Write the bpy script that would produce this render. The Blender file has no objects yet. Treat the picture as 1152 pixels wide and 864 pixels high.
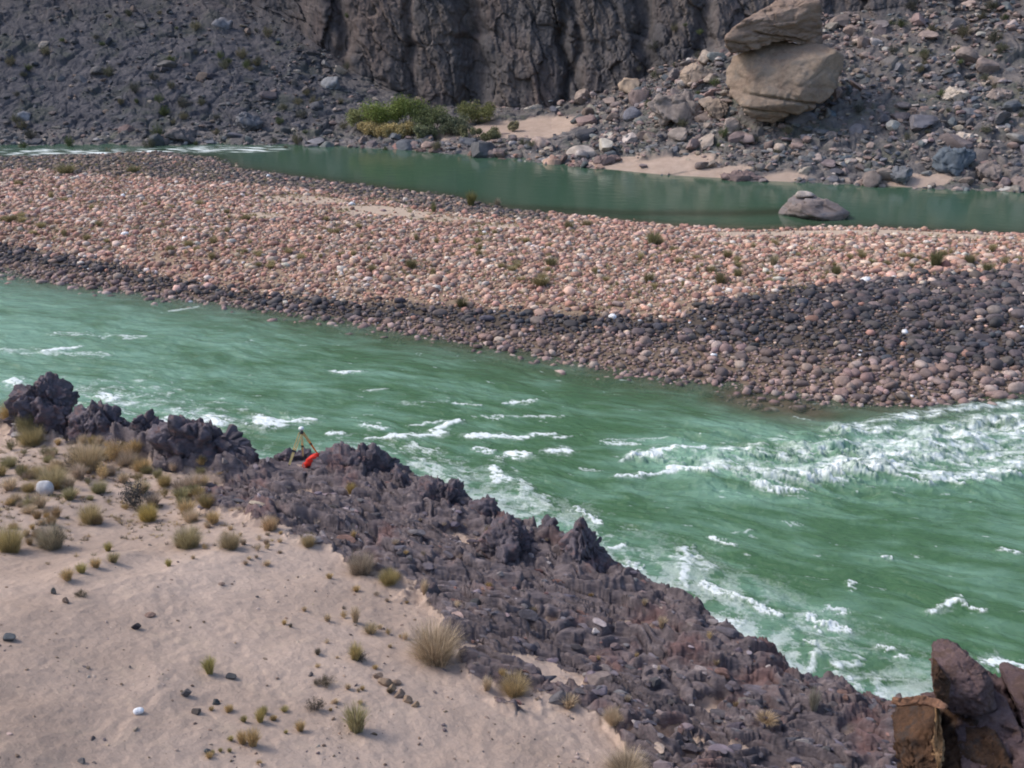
import bpy, math, random
import numpy as np
from mathutils import Vector, Matrix
random.seed(7); rng = np.random.default_rng(7)
C = bpy.context.scene.collection
R = math.radians

# ---------------------------------------------------------------- camera, world, sun, exposure
CAMH, PITCH, FPX = 24.0, R(20.0), 1240.0          # FPX: focal length in photo pixels (1152 wide)
cam = bpy.data.cameras.new('camera'); camo = bpy.data.objects.new('camera', cam); C.objects.link(camo)
camo.location = (0, 0, CAMH); camo.rotation_euler = (R(90) - PITCH, 0, 0)
cam.sensor_width = 36; cam.lens = FPX / 1152 * 36; cam.clip_start = 0.1; cam.clip_end = 2000
sc = bpy.context.scene; sc.camera = camo
SUN_AZ, SUN_EL = R(-78), R(46)                     # azimuth clockwise from +Y
w = bpy.data.worlds.new('World'); sc.world = w; w.use_nodes = True
nt = w.node_tree; bg = nt.nodes['Background']
sky = nt.nodes.new('ShaderNodeTexSky'); sky.sky_type = 'NISHITA'; sky.sun_disc = False
sky.sun_elevation = SUN_EL; sky.sun_rotation = SUN_AZ % (2 * math.pi); sky.air_density = 1.0; sky.dust_density = 2.5; sky.ozone_density = 1.0
nt.links.new(sky.outputs[0], bg.inputs[0]); bg.inputs[1].default_value = 0.15
sl = bpy.data.lights.new('sun', 'SUN'); so = bpy.data.objects.new('sun', sl); C.objects.link(so)
sl.energy = 1.5; sl.angle = R(12); sl.color = (1.0, 0.93, 0.84)
sdir = Vector((math.sin(SUN_AZ) * math.cos(SUN_EL), math.cos(SUN_AZ) * math.cos(SUN_EL), math.sin(SUN_EL)))
so.rotation_euler = sdir.to_track_quat('Z', 'Y').to_euler(); so.location = sdir * 300
vs = sc.view_settings; vs.view_transform = 'Standard'; vs.look = 'None'; vs.gamma = 1; vs.use_curve_mapping = False
vs.exposure = 0.58
sc.cycles.max_bounces = 5; sc.cycles.transparent_max_bounces = 6; sc.cycles.caustics_reflective = False; sc.cycles.caustics_refractive = False
sc.cycles.filter_width = 1.9

# ---------------------------------------------------------------- numpy noise
def h2(ix, iy, s):
    n = (ix.astype(np.int64) * 374761393 + iy.astype(np.int64) * 668265263 + s * 1274126177) & 0xFFFFFFFF
    n = ((n ^ (n >> 13)) * 1274126177) & 0xFFFFFFFF
    n = ((n ^ (n >> 16)) * 2246822519) & 0xFFFFFFFF
    return ((n ^ (n >> 15)) & 0xFFFFFF) / 16777215.0
def n2(x, y, s=0):
    ix = np.floor(x); iy = np.floor(y); fx = x - ix; fy = y - iy
    ux = fx * fx * fx * (fx * (fx * 6 - 15) + 10); uy = fy * fy * fy * (fy * (fy * 6 - 15) + 10)
    def g(dx, dy):
        a = h2(ix + dx, iy + dy, s) * 6.2831853
        return np.cos(a) * (fx - dx) + np.sin(a) * (fy - dy)
    a = g(0, 0); b = g(1, 0); c = g(0, 1); d = g(1, 1)
    return 1.5 * (a + (b - a) * ux + (c - a) * uy + (a - b - c + d) * ux * uy)
def fbm2(x, y, o=4, s=0, gain=.5):
    r = 0; a = 1; t = 0
    for k in range(o):
        r = r + a * n2(x, y, s + k * 17); t += a; a *= gain; x = x * 2.03 + 3.1; y = y * 2.03 + 7.7
    return r / t
def rid2(x, y, o=4, s=0, gain=.5):
    r = 0; a = 1; t = 0
    for k in range(o):
        r = r + a * (1 - np.abs(n2(x, y, s + k * 17)) * 2); t += a; a *= gain; x = x * 2.07 + 3.1; y = y * 2.07 + 7.7
    return r / t
def n3(x, y, z, s=0):
    iz = np.floor(z); fz = z - iz; uz = fz * fz * (3 - 2 * fz)
    ix = np.floor(x); iy = np.floor(y); fx = x - ix; fy = y - iy
    ux = fx * fx * (3 - 2 * fx); uy = fy * fy * (3 - 2 * fy)
    def lay(k):
        zz = (iz + k)
        def v(dx, dy): return h2(ix + dx + zz * 57, iy + dy + zz * 131, s)
        a = v(0, 0); b = v(1, 0); c = v(0, 1); d = v(1, 1)
        return a + (b - a) * ux + (c - a) * uy + (a - b - c + d) * ux * uy
    a = lay(0); b = lay(1)
    return (a + (b - a) * uz) * 2 - 1
def fbm3(x, y, z, o=4, s=0, gain=.5):
    r = 0; a = 1; t = 0
    for k in range(o):
        r = r + a * n3(x, y, z, s + k * 17); t += a; a *= gain; x = x * 2.03 + 3.1; y = y * 2.03 + 7.7; z = z * 2.03 + 1.3
    return r / t
def voro(x, y, s=0):
    """nearest cell: returns F1, F2-F1, three hashes of the cell and the offset from its centre"""
    ix = np.floor(x); iy = np.floor(y)
    f1 = np.full(x.shape, 9.); f2 = f1.copy(); cx = ix.copy(); cy = iy.copy(); ox = x * 0; oy = x * 0
    for dx in (-1, 0, 1):
        for dy in (-1, 0, 1):
            jx = ix + dx; jy = iy + dy
            px = jx + h2(jx, jy, s); py = jy + h2(jx, jy, s + 5)
            ex = x - px; ey = y - py; d = np.sqrt(ex * ex + ey * ey)
            m = d < f1
            f2 = np.where(m, f1, np.minimum(f2, d)); f1 = np.where(m, d, f1)
            cx = np.where(m, jx, cx); cy = np.where(m, jy, cy); ox = np.where(m, ex, ox); oy = np.where(m, ey, oy)
    return f1, f2 - f1, h2(cx, cy, s + 9), h2(cx, cy, s + 21), h2(cx, cy, s + 33), ox, oy
def voro3(x, y, z, s=0):
    ix, iy, iz = np.floor(x), np.floor(y), np.floor(z); f1 = np.full(x.shape, 9.); f2 = f1.copy(); hx = f1 * 0; dv = [f1 * 0, f1 * 0, f1 * 0]; hs = [f1 * 0 for _ in range(4)]
    for dx in (-1, 0, 1):
        for dy in (-1, 0, 1):
            for dz in (-1, 0, 1):
                jx = ix + dx + (iz + dz) * 57; jy = iy + dy + (iz + dz) * 131
                ex = x - (ix + dx + h2(jx, jy, s)); ey = y - (iy + dy + h2(jx, jy, s + 5)); ez = z - (iz + dz + h2(jx, jy, s + 7))
                d = np.sqrt(ex * ex + ey * ey + ez * ez); m = d < f1; f2 = np.where(m, f1, np.minimum(f2, d)); f1 = np.where(m, d, f1)
                for q, e in enumerate((ex, ey, ez)): dv[q] = np.where(m, e, dv[q])
                for q in range(4): hs[q] = np.where(m, h2(jx, jy, s + 9 + 12 * q) - .5, hs[q])
    return f2 - f1, hs, dv
def chunks(P, s, sizes, amps, tilt=1.6):
    r = 0
    for k, (S, A) in enumerate(zip(sizes, amps)):
        e, h, d = voro3(P[:, 0] / S, P[:, 1] / S, P[:, 2] / S, s + 70 * k)
        r = r + A * (h[0] * 2 + tilt * (h[1] * d[0] + h[2] * d[1] + h[3] * d[2]) * 2) - A * .35 * (1 - sstep(0, .10, e))
    return r
def sstep(a, b, x):
    t = np.clip((x - a) / (b - a), 0, 1); return t * t * (3 - 2 * t)
def blocks(x, y, s, sizes, amps, tilt=.8):
    r = 0
    for k, (S, A) in enumerate(zip(sizes, amps)):
        f1, e, a, b, c, ox, oy = voro(x / S, y / S, s + 50 * k)
        r = r + A * ((a - .5) * 2 + tilt * ((b - .5) * 2 * ox + (c - .5) * 2 * oy)) - A * .5 * (1 - sstep(0, .12, e))
    return r

# ---------------------------------------------------------------- pixels of the photo -> rays
cp, sp = math.cos(PITCH), math.sin(PITCH)
def ray(u, v):
    a = (np.asarray(u, float) - 576) / FPX; b = (432 - np.asarray(v, float)) / FPX
    return a, cp + b * sp, -sp + b * cp            # x, y, z
def at(u, v, z=0.):
    x, y, dz = ray(u, v); t = (z - CAMH) / dz
    return x * t, y * t
def proj(x, y, z):
    dz = z - CAMH; d = y * cp - dz * sp; up = y * sp + dz * cp
    return 576 + FPX * x / d, 432 - FPX * up / d, d
def ground(u, v, fn, t0=8., t1=260., n=500):
    x, y, dz = ray(u, v)
    ts = np.geomspace(t0, t1, n); P = fn(x * ts, y * ts); dd = CAMH + dz * ts - P
    k = np.argmax(dd < 0) if (dd < 0).any() else n - 1
    a, b = ts[max(k - 1, 0)], ts[k]
    for _ in range(12):
        m = (a + b) / 2
        if CAMH + dz * m - fn(np.array([x * m]), np.array([y * m]))[0] < 0: b = m
        else: a = m
    return float(x * b), float(y * b), float(CAMH + dz * b)
def pl(pts, z=0.):                                  # px polyline -> world polyline at height z, sorted by x
    P = np.array([at(u, v, z) for u, v in pts]); return P[np.argsort(P[:, 0])]
def seg_dist(x, y, P):
    d = np.full(x.shape, 1e9)
    for (x0, y0), (x1, y1) in zip(P[:-1], P[1:]):
        dx, dy = x1 - x0, y1 - y0; L = dx * dx + dy * dy + 1e-9
        t = np.clip(((x - x0) * dx + (y - y0) * dy) / L, 0, 1)
        d = np.minimum(d, np.hypot(x - x0 - t * dx, y - y0 - t * dy))
    return d

# ---------------------------------------------------------------- mesh and material helpers
def mesh_np(name, V, F, smooth=True, cols=None, attrs=None):
    V = np.asarray(V, np.float32); F = np.asarray(F, np.int32); k = F.shape[1]
    me = bpy.data.meshes.new(name)
    me.vertices.add(len(V)); me.vertices.foreach_set('co', V.ravel())
    me.loops.add(F.size); me.loops.foreach_set('vertex_index', F.ravel())
    me.polygons.add(len(F)); me.polygons.foreach_set('loop_start', np.arange(0, F.size, k, dtype=np.int32))
    me.polygons.foreach_set('use_smooth', np.full(len(F), smooth, bool))
    me.update(calc_edges=True)
    if cols is not None:
        a = me.attributes.new('col', 'FLOAT_COLOR', 'POINT')
        a.data.foreach_set('color', np.concatenate([np.asarray(cols, np.float32), np.ones((len(V), 1), np.float32)], 1).ravel())
    for n_, v_ in (attrs or {}).items():
        a = me.attributes.new(n_, 'FLOAT', 'POINT'); a.data.foreach_set('value', np.asarray(v_, np.float32).ravel())
    return me
def link(name, me, mat=None, parent=None, loc=(0, 0, 0), rot=(0, 0, 0), scale=(1, 1, 1), color=None):
    o = bpy.data.objects.new(name, me); C.objects.link(o)
    if mat is not None and me is not None and not me.materials: me.materials.append(mat)
    o.location = loc; o.rotation_euler = rot; o.scale = scale
    if parent: o.parent = parent
    if color is not None: o.color = (*color, 1)
    return o
def tag(o, label, cat, group=None, kind=None):
    o['label'] = label
    if cat: o['category'] = cat
    if group: o['group'] = group
    if kind: o['kind'] = kind
    return o
LM_FAR = [('the huge boulder', 880, 95), ('the tilted slab', 870, 25), ('the broad grey slab', 762, 120), ('the pale wedge shaped rock', 1075, 106), ('the large blue grey boulder', 1070, 178), ('the long beach', 740, 188), ('the pale sand patch', 600, 142),
          ('the green bushes', 470, 135), ('the white riffle', 200, 168), ('the grey angular block', 280, 136), ('the small right beach', 1038, 200), ('the rubble chute', 372, 70), ('the light grey block', 26, 129), ('the flat topped tan block', 708, 93), ('the foot of the cliff', 640, 115),
          ('the talus top at right', 1060, 25), ('the far waterline at right', 1130, 208), ('the channel boulder', 915, 205)]
LM_NEAR = [('the round grey boulder', 52, 548), ('the tall left crag', 50, 450), ('the double topped crag', 110, 475), ('the long humped crag', 230, 500), ('the dark grey shrub', 150, 560), ('the survey tripod', 335, 505), ('the left straw bush', 58, 605), ('the dune lip', 100, 640),
           ('the largest bush', 490, 715), ('the olive clump', 401, 800), ('the white stone', 156, 798), ('the lone green tuft', 236, 745), ('the eroded crust', 448, 782), ('the black stone', 152, 705), ('the notch spire', 613, 600), ('the brown outcrop', 1080, 800), ('the knobbly crag', 405, 522),
           ('the twin toothed crag', 498, 555), ('the ledge edge foam', 790, 690), ('the small whitish stone', 670, 712), ('the middle sand pocket', 560, 690), ('the marginal bush', 578, 770), ('the steep sided crag', 660, 615), ('the outcrop sand pocket', 850, 812), ('the olive straw bush', 212, 605), ('the ledge bottom edge', 800, 850)]
LM_BAR = [('the shallow brown water', 860, 430), ('the white rapids', 1060, 445), ('the largest waterline cobbles', 960, 428), ('the big olive tuft', 1052, 300), ('the channel boulder', 915, 270), ('the dark band middle', 850, 350), ('the dark band end', 1110, 350), ('the pale sand streak', 420, 237),
          ('the dark band tip', 740, 345), ('the green tuft pair', 735, 276), ('the dark right corner', 1130, 400), ('the left dark strip', 100, 278), ('the strip of dark stones', 450, 330), ('the near waterline', 700, 400), ('the channel side tuft', 530, 232), ('the left bar end', 40, 230), ('the middle of the bar', 600, 290), ('the left mid bar', 250, 270)]
AUTO = []
def tone_of(c):
    r_, g_, b_ = (float(q) for q in c[:3]); m_ = (r_ + g_ + b_) / 3; wrm = (r_ - b_) / (m_ + 1e-6)
    t = 'whitish' if m_ > .5 else 'pale' if m_ > .33 else 'mid' if m_ > .2 else 'dark' if m_ > .11 else 'blackish'
    h = 'blue grey' if wrm < -.12 else 'grey' if wrm < .12 else 'grey brown' if wrm < .3 else 'brown' if (wrm < .45 or m_ < .2) else 'pink'
    return 'white' if t == 'whitish' and wrm < .3 else (h if t == 'mid' else f'{t} {h}')
def auto(o, u, v_, px, words, noun, lms, cat, group, sizes=(6, 10, 16)):
    sz_ = 'tiny' if px < sizes[0] else 'small' if px < sizes[1] else 'medium' if px < sizes[2] else 'large'
    nm, lu, lv = min(lms, key=lambda l: (l[1] - u) ** 2 + (1.6 * (l[2] - v_)) ** 2); dx, dy = u - lu, (v_ - lv)
    a_ = math.degrees(math.atan2(-dy, dx)) % 360; dr = ['right of', 'up right of', 'above', 'up left of', 'left of', 'down left of', 'below', 'down right of'][int((a_ + 22.5) // 45) % 8]
    q = math.hypot(dx, dy); dd_ = 'just ' if q < 28 else '' if q < 60 else 'well ' if q < 100 else 'far '
    AUTO.append((o, f'{sz_} {words} {noun} {dd_}{dr} {nm}', u, cat, group))
def finish_auto():
    by = {}
    for t in AUTO: by.setdefault(t[1], []).append(t)
    for lab, L in by.items():
        L.sort(key=lambda t: t[2]); n_ = len(L)
        nms = {1: [''], 2: [', left one', ', right one'], 3: [', leftmost', ', middle one', ', rightmost']}.get(n_)
        if n_ > 3: nms = [', leftmost', ', second from left'] + [', amid others'] * max(n_ - 4, 0) + [', second from right', ', rightmost']
        for t, e in zip(L, nms): tag(t[0], t[1] + e, t[3], t[4])
def struct(o, label=None):
    o['kind'] = 'structure'
    if label: o['label'] = label
    return o
class N:
    """tiny node-graph helper"""
    def __init__(s, name):
        s.m = bpy.data.materials.new(name); s.m.use_nodes = True; s.t = s.m.node_tree
        s.b = s.t.nodes['Principled BSDF']; s.b.inputs['Roughness'].default_value = .9; s.b.inputs['Specular IOR Level'].default_value = .25
    def n(s, ty, **k):
        nd = s.t.nodes.new(ty)
        for a, v in k.items():
            if hasattr(nd, a): setattr(nd, a, v)
            else: nd.inputs[a].default_value = v
        return nd
    def l(s, a, b): s.t.links.new(a, b)
    def coord(s, scale=(1, 1, 1), rot=(0, 0, 0), kind='Object'):
        c = s.n('ShaderNodeTexCoord'); m = s.n('ShaderNodeMapping'); m.inputs['Scale'].default_value = scale; m.inputs['Rotation'].default_value = rot
        s.l(c.outputs[kind], m.inputs[0]); return m.outputs[0]
    def noise(s, vec, scale, detail=6, rough=.6, dist=0):
        t = s.n('ShaderNodeTexNoise'); t.inputs['Scale'].default_value = scale; t.inputs['Detail'].default_value = detail
        t.inputs['Roughness'].default_value = rough; t.inputs['Distortion'].default_value = dist
        s.l(vec, t.inputs['Vector']); return t.outputs[0]
    def vor(s, vec, scale, feature='F1', out=0):
        t = s.n('ShaderNodeTexVoronoi', feature=feature); t.inputs['Scale'].default_value = scale; s.l(vec, t.inputs['Vector']); return t.outputs[out]
    def ramp(s, fac, stops):
        r = s.n('ShaderNodeValToRGB'); e = r.color_ramp.elements
        while len(e) < len(stops): e.new(.5)
        for i, (p, c) in enumerate(stops):
            e[i].position = p; e[i].color = (*c, 1) if not isinstance(c, (int, float)) else (c, c, c, 1)
        s.l(fac, r.inputs[0]); return r.outputs[0]
    def mix(s, fac, a, b, mode='MIX'):
        x = s.n('ShaderNodeMix', data_type='RGBA', blend_type=mode)
        for i, v in ((0, fac), (6, a), (7, b)):
            if hasattr(v, 'is_linked'): s.l(v, x.inputs[i])
            elif isinstance(v, (int, float)) : x.inputs[i].default_value = v if i == 0 else (v, v, v, 1)
            else: x.inputs[i].default_value = (*v, 1)
        return x.outputs[2]
    def math(s, op, a, b=0., c=None):
        x = s.n('ShaderNodeMath', operation=op)
        for i, v in enumerate((a, b) if c is None else (a, b, c)):
            if hasattr(v, 'is_linked'): s.l(v, x.inputs[i])
            else: x.inputs[i].default_value = v
        return x.outputs[0]
    def attr(s, name, out='Fac'): return s.n('ShaderNodeAttribute', attribute_name=name).outputs[out]
    def bump(s, h, strength=.5, dist=.1, prev=None):
        b = s.n('ShaderNodeBump'); b.inputs['Strength'].default_value = strength; b.inputs['Distance'].default_value = dist
        s.l(h, b.inputs['Height'])
        if prev is not None: s.l(prev, b.inputs['Normal'])
        s.l(b.outputs[0], s.b.inputs['Normal']); return b.outputs[0]
    def base(s, c): s.l(c, s.b.inputs['Base Color']); return s

def mat_rock(name, src, nscale=3., contrast=(.62, 1.35), bump=.6, bdist=.05, rough=.9):
    """rock whose own colour comes from a vertex attribute or the object's colour, mottled by noise"""
    m = N(name); m.b.inputs['Roughness'].default_value = rough
    col = m.attr('col', 'Color') if src == 'attr' else m.n('ShaderNodeObjectInfo').outputs['Color']
    v = m.coord()
    a = m.noise(v, nscale, 8, .65)
    f = m.ramp(a, [(.28, contrast[0]), (.72, contrast[1])])
    c = m.mix(1., col, f, 'MULTIPLY')
    m.base(c); m.bump(m.noise(v, nscale * 3, 8, .7), bump, bdist)
    return m.m
M_cobble_a = mat_rock('cobble_bed', 'attr', 4., (.7, 1.3), .3, .03, .8)
M_cobble_o = mat_rock('cobble', 'obj', 2.2, (.7, 1.3), .3, .03, .8)
M_rock_a = mat_rock('talus', 'attr', 1.2, (.65, 1.35), .6, .1)
M_rock_o = mat_rock('loose_rock', 'obj', 1.3, (.6, 1.4), .6, .1)

# ---------------------------------------------------------------- traced lines of the place
crest_px = [(-420, 425), (-200, 448), (0, 478), (100, 492), (200, 507), (290, 532), (350, 530), (440, 537), (500, 560), (560, 592), (620, 622),
            (680, 645), (720, 668), (780, 702), (850, 752), (900, 772), (950, 790), (1010, 802), (1100, 840), (1300, 900)]
CR = pl(crest_px, 3.7); CR = np.vstack([[-140, 88], CR, [40, 6], [60, -10], [75, -60]])
near_px = [(-500, 262), (-200, 278), (0, 300), (50, 313), (120, 322), (200, 333), (300, 345), (400, 360), (480, 375), (560, 388), (640, 402), (700, 415),
           (760, 425), (830, 430), (900, 443), (960, 453), (1040, 455), (1100, 445), (1152, 440), (1300, 428), (1600, 420)]
BN = pl(near_px)
far_px = [(-500, 178), (-200, 179), (0, 178), (100, 175), (170, 172), (230, 178), (260, 190), (330, 200), (420, 212), (500, 222), (560, 236), (640, 243), (700, 250),
          (760, 256), (850, 261), (950, 257), (1000, 258), (1152, 266), (1300, 268), (1600, 275)]
BF = pl(far_px)
shore_px = [(-700, 166), (-200, 163), (0, 163), (150, 163), (300, 163), (380, 165), (450, 168), (540, 176), (620, 184), (660, 188), (740, 196), (850, 203), (960, 208),
            (1050, 212), (1152, 216), (1300, 226), (1700, 250)]
SH = pl(shore_px); SHaz = np.arctan2(SH[:, 0], SH[:, 1]); SHr = np.hypot(SH[:, 0], SH[:, 1])
def azu(u, v=170): x, y = at(u, v); return math.atan2(x, y)

# ---------------------------------------------------------------- near bank height
def near_base(x, y):
    yc = np.interp(x, CR[:, 0], CR[:, 1])
    t = seg_dist(x, y, CR) * np.where(y < yc, 1, -1)
    tp = np.maximum(t, 0)
    z = 3.7 + .15 * tp + .0045 * tp * tp
    z = np.where(t < 0, 3.7 + t * 1.7, z)
    z = np.minimum(z, 22.4)
    return np.maximum(z, -3.), t
nb = lambda x, y: near_base(x, y)[0]
sand_px = [(-420, 440), (-100, 475), (0, 486), (100, 503), (170, 520), (205, 545), (250, 575), (330, 600), (385, 618), (420, 650), (470, 668), (500, 700), (530, 757), (560, 774),
           (640, 792), (690, 803), (708, 835), (745, 870), (800, 930), (900, 1000)]
SB = np.array([ground(u, v, nb)[:2] for u, v in sand_px]); SB = SB[np.argsort(SB[:, 0])]
SB = np.vstack([[-140, 84], SB, [25, -5]])
def near_full(x, y, detail=True):
    z, t = near_base(x, y)
    yb = np.interp(x, SB[:, 0], SB[:, 1])
    wob = fbm2(x * .5, y * .5, 4, 3) * 1.6
    rock = sstep(-.5, .6, (y - yb) * .8 + wob)
    rock = np.where(y < yb, rock * sstep(2.2, .6, yb - y), rock)
    # sand pockets in the ledge
    pocket = sstep(.16, .30, fbm2(x * .35 + 9, y * .55, 4, 77)) * sstep(.5, 3, t)
    rock = np.clip(rock * (1 - pocket * .9), 0, 1)
    rock = np.where(t < .6, 1, rock)
    # strata-aligned coordinates
    wx = x + fbm2(x * .4, y * .4, 3, 31) * .9; wy = y + fbm2(x * .4 + 5, y * .4, 3, 37) * .9
    a = wx * .9 - wy * .42; b = wx * .42 + wy * .9
    rk = blocks(a / 2.1, b / .8, 11, (1.9, .8, .34), (.26, .16, .07))
    rk = rk + .22 * rid2(a * .22, b * .5, 4, 41) + .10 * fbm2(a * 2, b * 5, 3, 43)
    _, _, j0, j1, _, _, _ = voro(a / 2.6, b / 1.1, 55)
    bw = b * (1.5 + .9 * j1) + j0 * 3 + .35 * fbm2(a * .6, b * .8, 3, 57); bf_ = bw - np.floor(bw); rk = rk + .22 * (1 - bf_) * sstep(0, .10, bf_) + .04 * fbm2(a * 1.1, b * 6, 3, 58)
    edge = np.exp(-((t - .6) / 2.0) ** 2)
    rk = rk + edge * (.5 * rid2(x * .5, y * .5, 4, 91) + .3)
    # sand shapes
    sd = .30 * fbm2(x * .16, y * .16, 3, 5) + .10 * fbm2(x * .7, y * .7, 3, 6) + .03 * fbm2(x * 3.2, y * 3.2, 4, 8)
    sd = sd + .02 * np.maximum(n2(x * 2.1, y * 2.1, 9), 0)
    zz = z + rock * rk + (1 - rock) * (sd - .12)
    # dune lip with tufts, lower left
    if detail: return zz, rock, t
    return zz
tripod_y = float(np.interp(at(335, 528, 3.8)[0], CR[:, 0], CR[:, 1])) - .5
a_, b_, c_ = ray(330, 526); tripod_x, tripod_z = a_ * tripod_y / b_, CAMH + c_ * tripod_y / b_
dl = [ground(u, v, nb)[:2] for u, v in ((75, 652), (100, 640), (140, 625))]
FP = []
for u0, v0, u1, v1, n_ in ((178, 650, 205, 745, 17), (205, 745, 105, 830, 16), (640, 800, 668, 864, 9), (620, 790, 600, 850, 7), (250, 700, 330, 800, 12), (420, 690, 370, 640, 8)):
    for q in range(n_):
        f_ = q / n_; FP.append(ground(u0 + (u1 - u0) * f_ + random.uniform(-4, 4), v0 + (v1 - v0) * f_ + random.uniform(-2, 2), nb)[:2])
def near_z(x, y):
    x = np.atleast_1d(np.asarray(x, float)); y = np.atleast_1d(np.asarray(y, float))
    zz, rock, t = near_full(x, y)
    d = seg_dist(x, y, np.array(dl))
    zz = zz + .28 * np.exp(-(d / .7) ** 2) * (1 - rock)
    for fx, fy in FP: zz = zz - .045 * np.exp(-(((x - fx) ** 2 + (y - fy) ** 2) / .022)) * (1 - rock) + .02 * np.exp(-(((x - fx) ** 2 + (y - fy) ** 2) / .08)) * (1 - rock)
    wt = np.exp(-(((x - tripod_x - .5) / 1.3) ** 4 + ((y - tripod_y) / 1.1) ** 4)); zz = zz + (tripod_z + .12 * (zz - near_base(x, y)[0]) - zz) * wt
    return zz, rock, t
nz = lambda x, y: near_z(x, y)[0]

# ---------------------------------------------------------------- bar height
def bar_base(x, y):
    yn = np.interp(x, BN[:, 0], BN[:, 1]); yf = np.interp(x, BF[:, 0], BF[:, 1])
    dn = seg_dist(x, y, BN) * np.where(y > yn, 1, -1); df = seg_dist(x, y, BF) * np.where(y < yf, 1, -1)
    zn = np.where(dn > 0, 2.3 * (1 - np.exp(-dn / 9.)), dn * .10)
    zf = np.where(df > 0, 2.3 * (1 - np.exp(-df / 24.)), df * .16)
    return np.maximum(np.minimum(zn, zf), -3), dn, df
def bar_z(x, y):
    z, dn, df = bar_base(x, y)
    return z + np.where(z > -.5, .18 * fbm2(x * .08, y * .08, 3, 61) * sstep(0, 1, z) + .04 * fbm2(x * .8, y * .8, 3, 62), 0)
bb = lambda x, y: bar_base(x, y)[0]

# ---------------------------------------------------------------- far side profile
KN = {  # photo u: (distance behind the shore, height) knots
    -700: [(6, 1.5), (20, 9), (40, 22), (58, 52), (90, 80)],
    0:    [(6, 1.6), (20, 9), (40, 22), (60, 52), (90, 80)],
    250:  [(7, 1.6), (24, 10), (50, 24), (72, 56), (95, 80)],
    335:  [(8, 1.6), (24, 8), (44, 17), (60, 55), (92, 82)],
    400:  [(9, 1.6), (24, 5), (35, 9), (50, 55), (90, 85)],
    480:  [(10, 1.3), (26, 2.2), (34, 3.5), (44, 50), (90, 85)],
    620:  [(10, 1.5), (26, 2.6), (36, 4.), (50, 50), (90, 85)],
    700:  [(12, 2.), (25, 5), (36, 8), (52, 52), (90, 85)],
    800:  [(8, 2.4), (20, 8), (36, 15), (56, 52), (90, 80)],
    900:  [(8, 2.8), (21, 9), (44, 19), (66, 50), (95, 75)],
    1152: [(8, 2.2), (22, 9), (52, 23), (80, 55), (100, 70)],
    1700: [(8, 2.2), (22, 9), (52, 23), (80, 55), (100, 70)]}
KU = np.array([azu(u) for u in KN]); KD = np.array([[k[0] for k in v] for v in KN.values()], float); KZ = np.array([[k[1] for k in v] for v in KN.values()], float)
def far_knots(az):
    D = [np.full(az.shape, -22.), np.zeros(az.shape)]; Z = [np.full(az.shape, -3.), np.zeros(az.shape)]
    for k in range(5): D.append(np.interp(az, KU, KD[:, k])); Z.append(np.interp(az, KU, KZ[:, k]))
    return np.array(D), np.array(Z)
def talus_disp(x, y):
    return .5 * fbm2(x * .06, y * .06, 3, 101) + blocks(x + fbm2(x * .2, y * .2, 2, 103), y, 107, (4.5, 2.0, .9), (.40, .26, .15), 1.)
def far_base(x, y):
    az = np.arctan2(x, y); r = np.hypot(x, y); rs = np.interp(az, SHaz, SHr); d = r - rs
    D, Z = far_knots(az); z = Z[0].copy() * 1.
    for k in range(6):
        t = np.clip((d - D[k]) / (D[k + 1] - D[k]), 0, 1); z = np.where(d > D[k], Z[k] + (Z[k + 1] - Z[k]) * t, z)
    return z
BEACH = [(735, 188, 8.5, 3.2), (690, 182, 4, 2), (800, 195, 5, 1.6), (1035, 203, 4, 1.8), (560, 142, 4, 5), (600, 145, 7, 8), (520, 150, 4, 4), (880, 200, 3, 1.2)]
BW = [(*ground(u, v, far_base, 100)[:2], a, b) for u, v, a, b in BEACH]
def beach(x, y):
    m = x * 0.
    for bx, by, a, b in BW:
        m = np.maximum(m, np.exp(-(((x - bx) / a) ** 2 + ((y - by) / b) ** 2) ** 1.5 * .7))
    return m
def far_z(x, y):
    x = np.atleast_1d(np.asarray(x, float)); y = np.atleast_1d(np.asarray(y, float))
    z = far_base(x, y); b = sstep(.3, .6, beach(x, y) + .15 * fbm2(x * .5, y * .5, 3, 8))
    return z + talus_disp(x, y) * sstep(-1.5, 1.5, z) * (1 - .93 * b)

def grid_faces(nr, nc):
    i = np.arange(nr * nc).reshape(nr, nc)
    return np.stack([i[:-1, :-1], i[:-1, 1:], i[1:, 1:], i[1:, :-1]], -1).reshape(-1, 4)
def keep(F, V, mask):
    """drop the faces whose corners are all outside mask, and the vertices no face uses"""
    F = F[mask[F].any(1)]; used = np.unique(F); mp = np.full(len(V), -1); mp[used] = np.arange(len(used))
    return mp[F], used

# ---------------------------------------------------------------- near bank mesh
az = np.linspace(R(-52), R(52), 1750); rr = np.geomspace(7, 120, 1750)
A, RR = np.meshgrid(az, rr); X = (RR * np.sin(A)).ravel(); Y = (RR * np.cos(A)).ravel()
zb_, t_ = near_base(X, Y); msk = (t_ > -4.2) & (RR.ravel() < 118)
F, used = keep(grid_faces(*A.shape)[:, ::-1], X, msk); X = X[used]; Y = Y[used]
Z, rock, t_ = near_z(X, Y)
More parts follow.
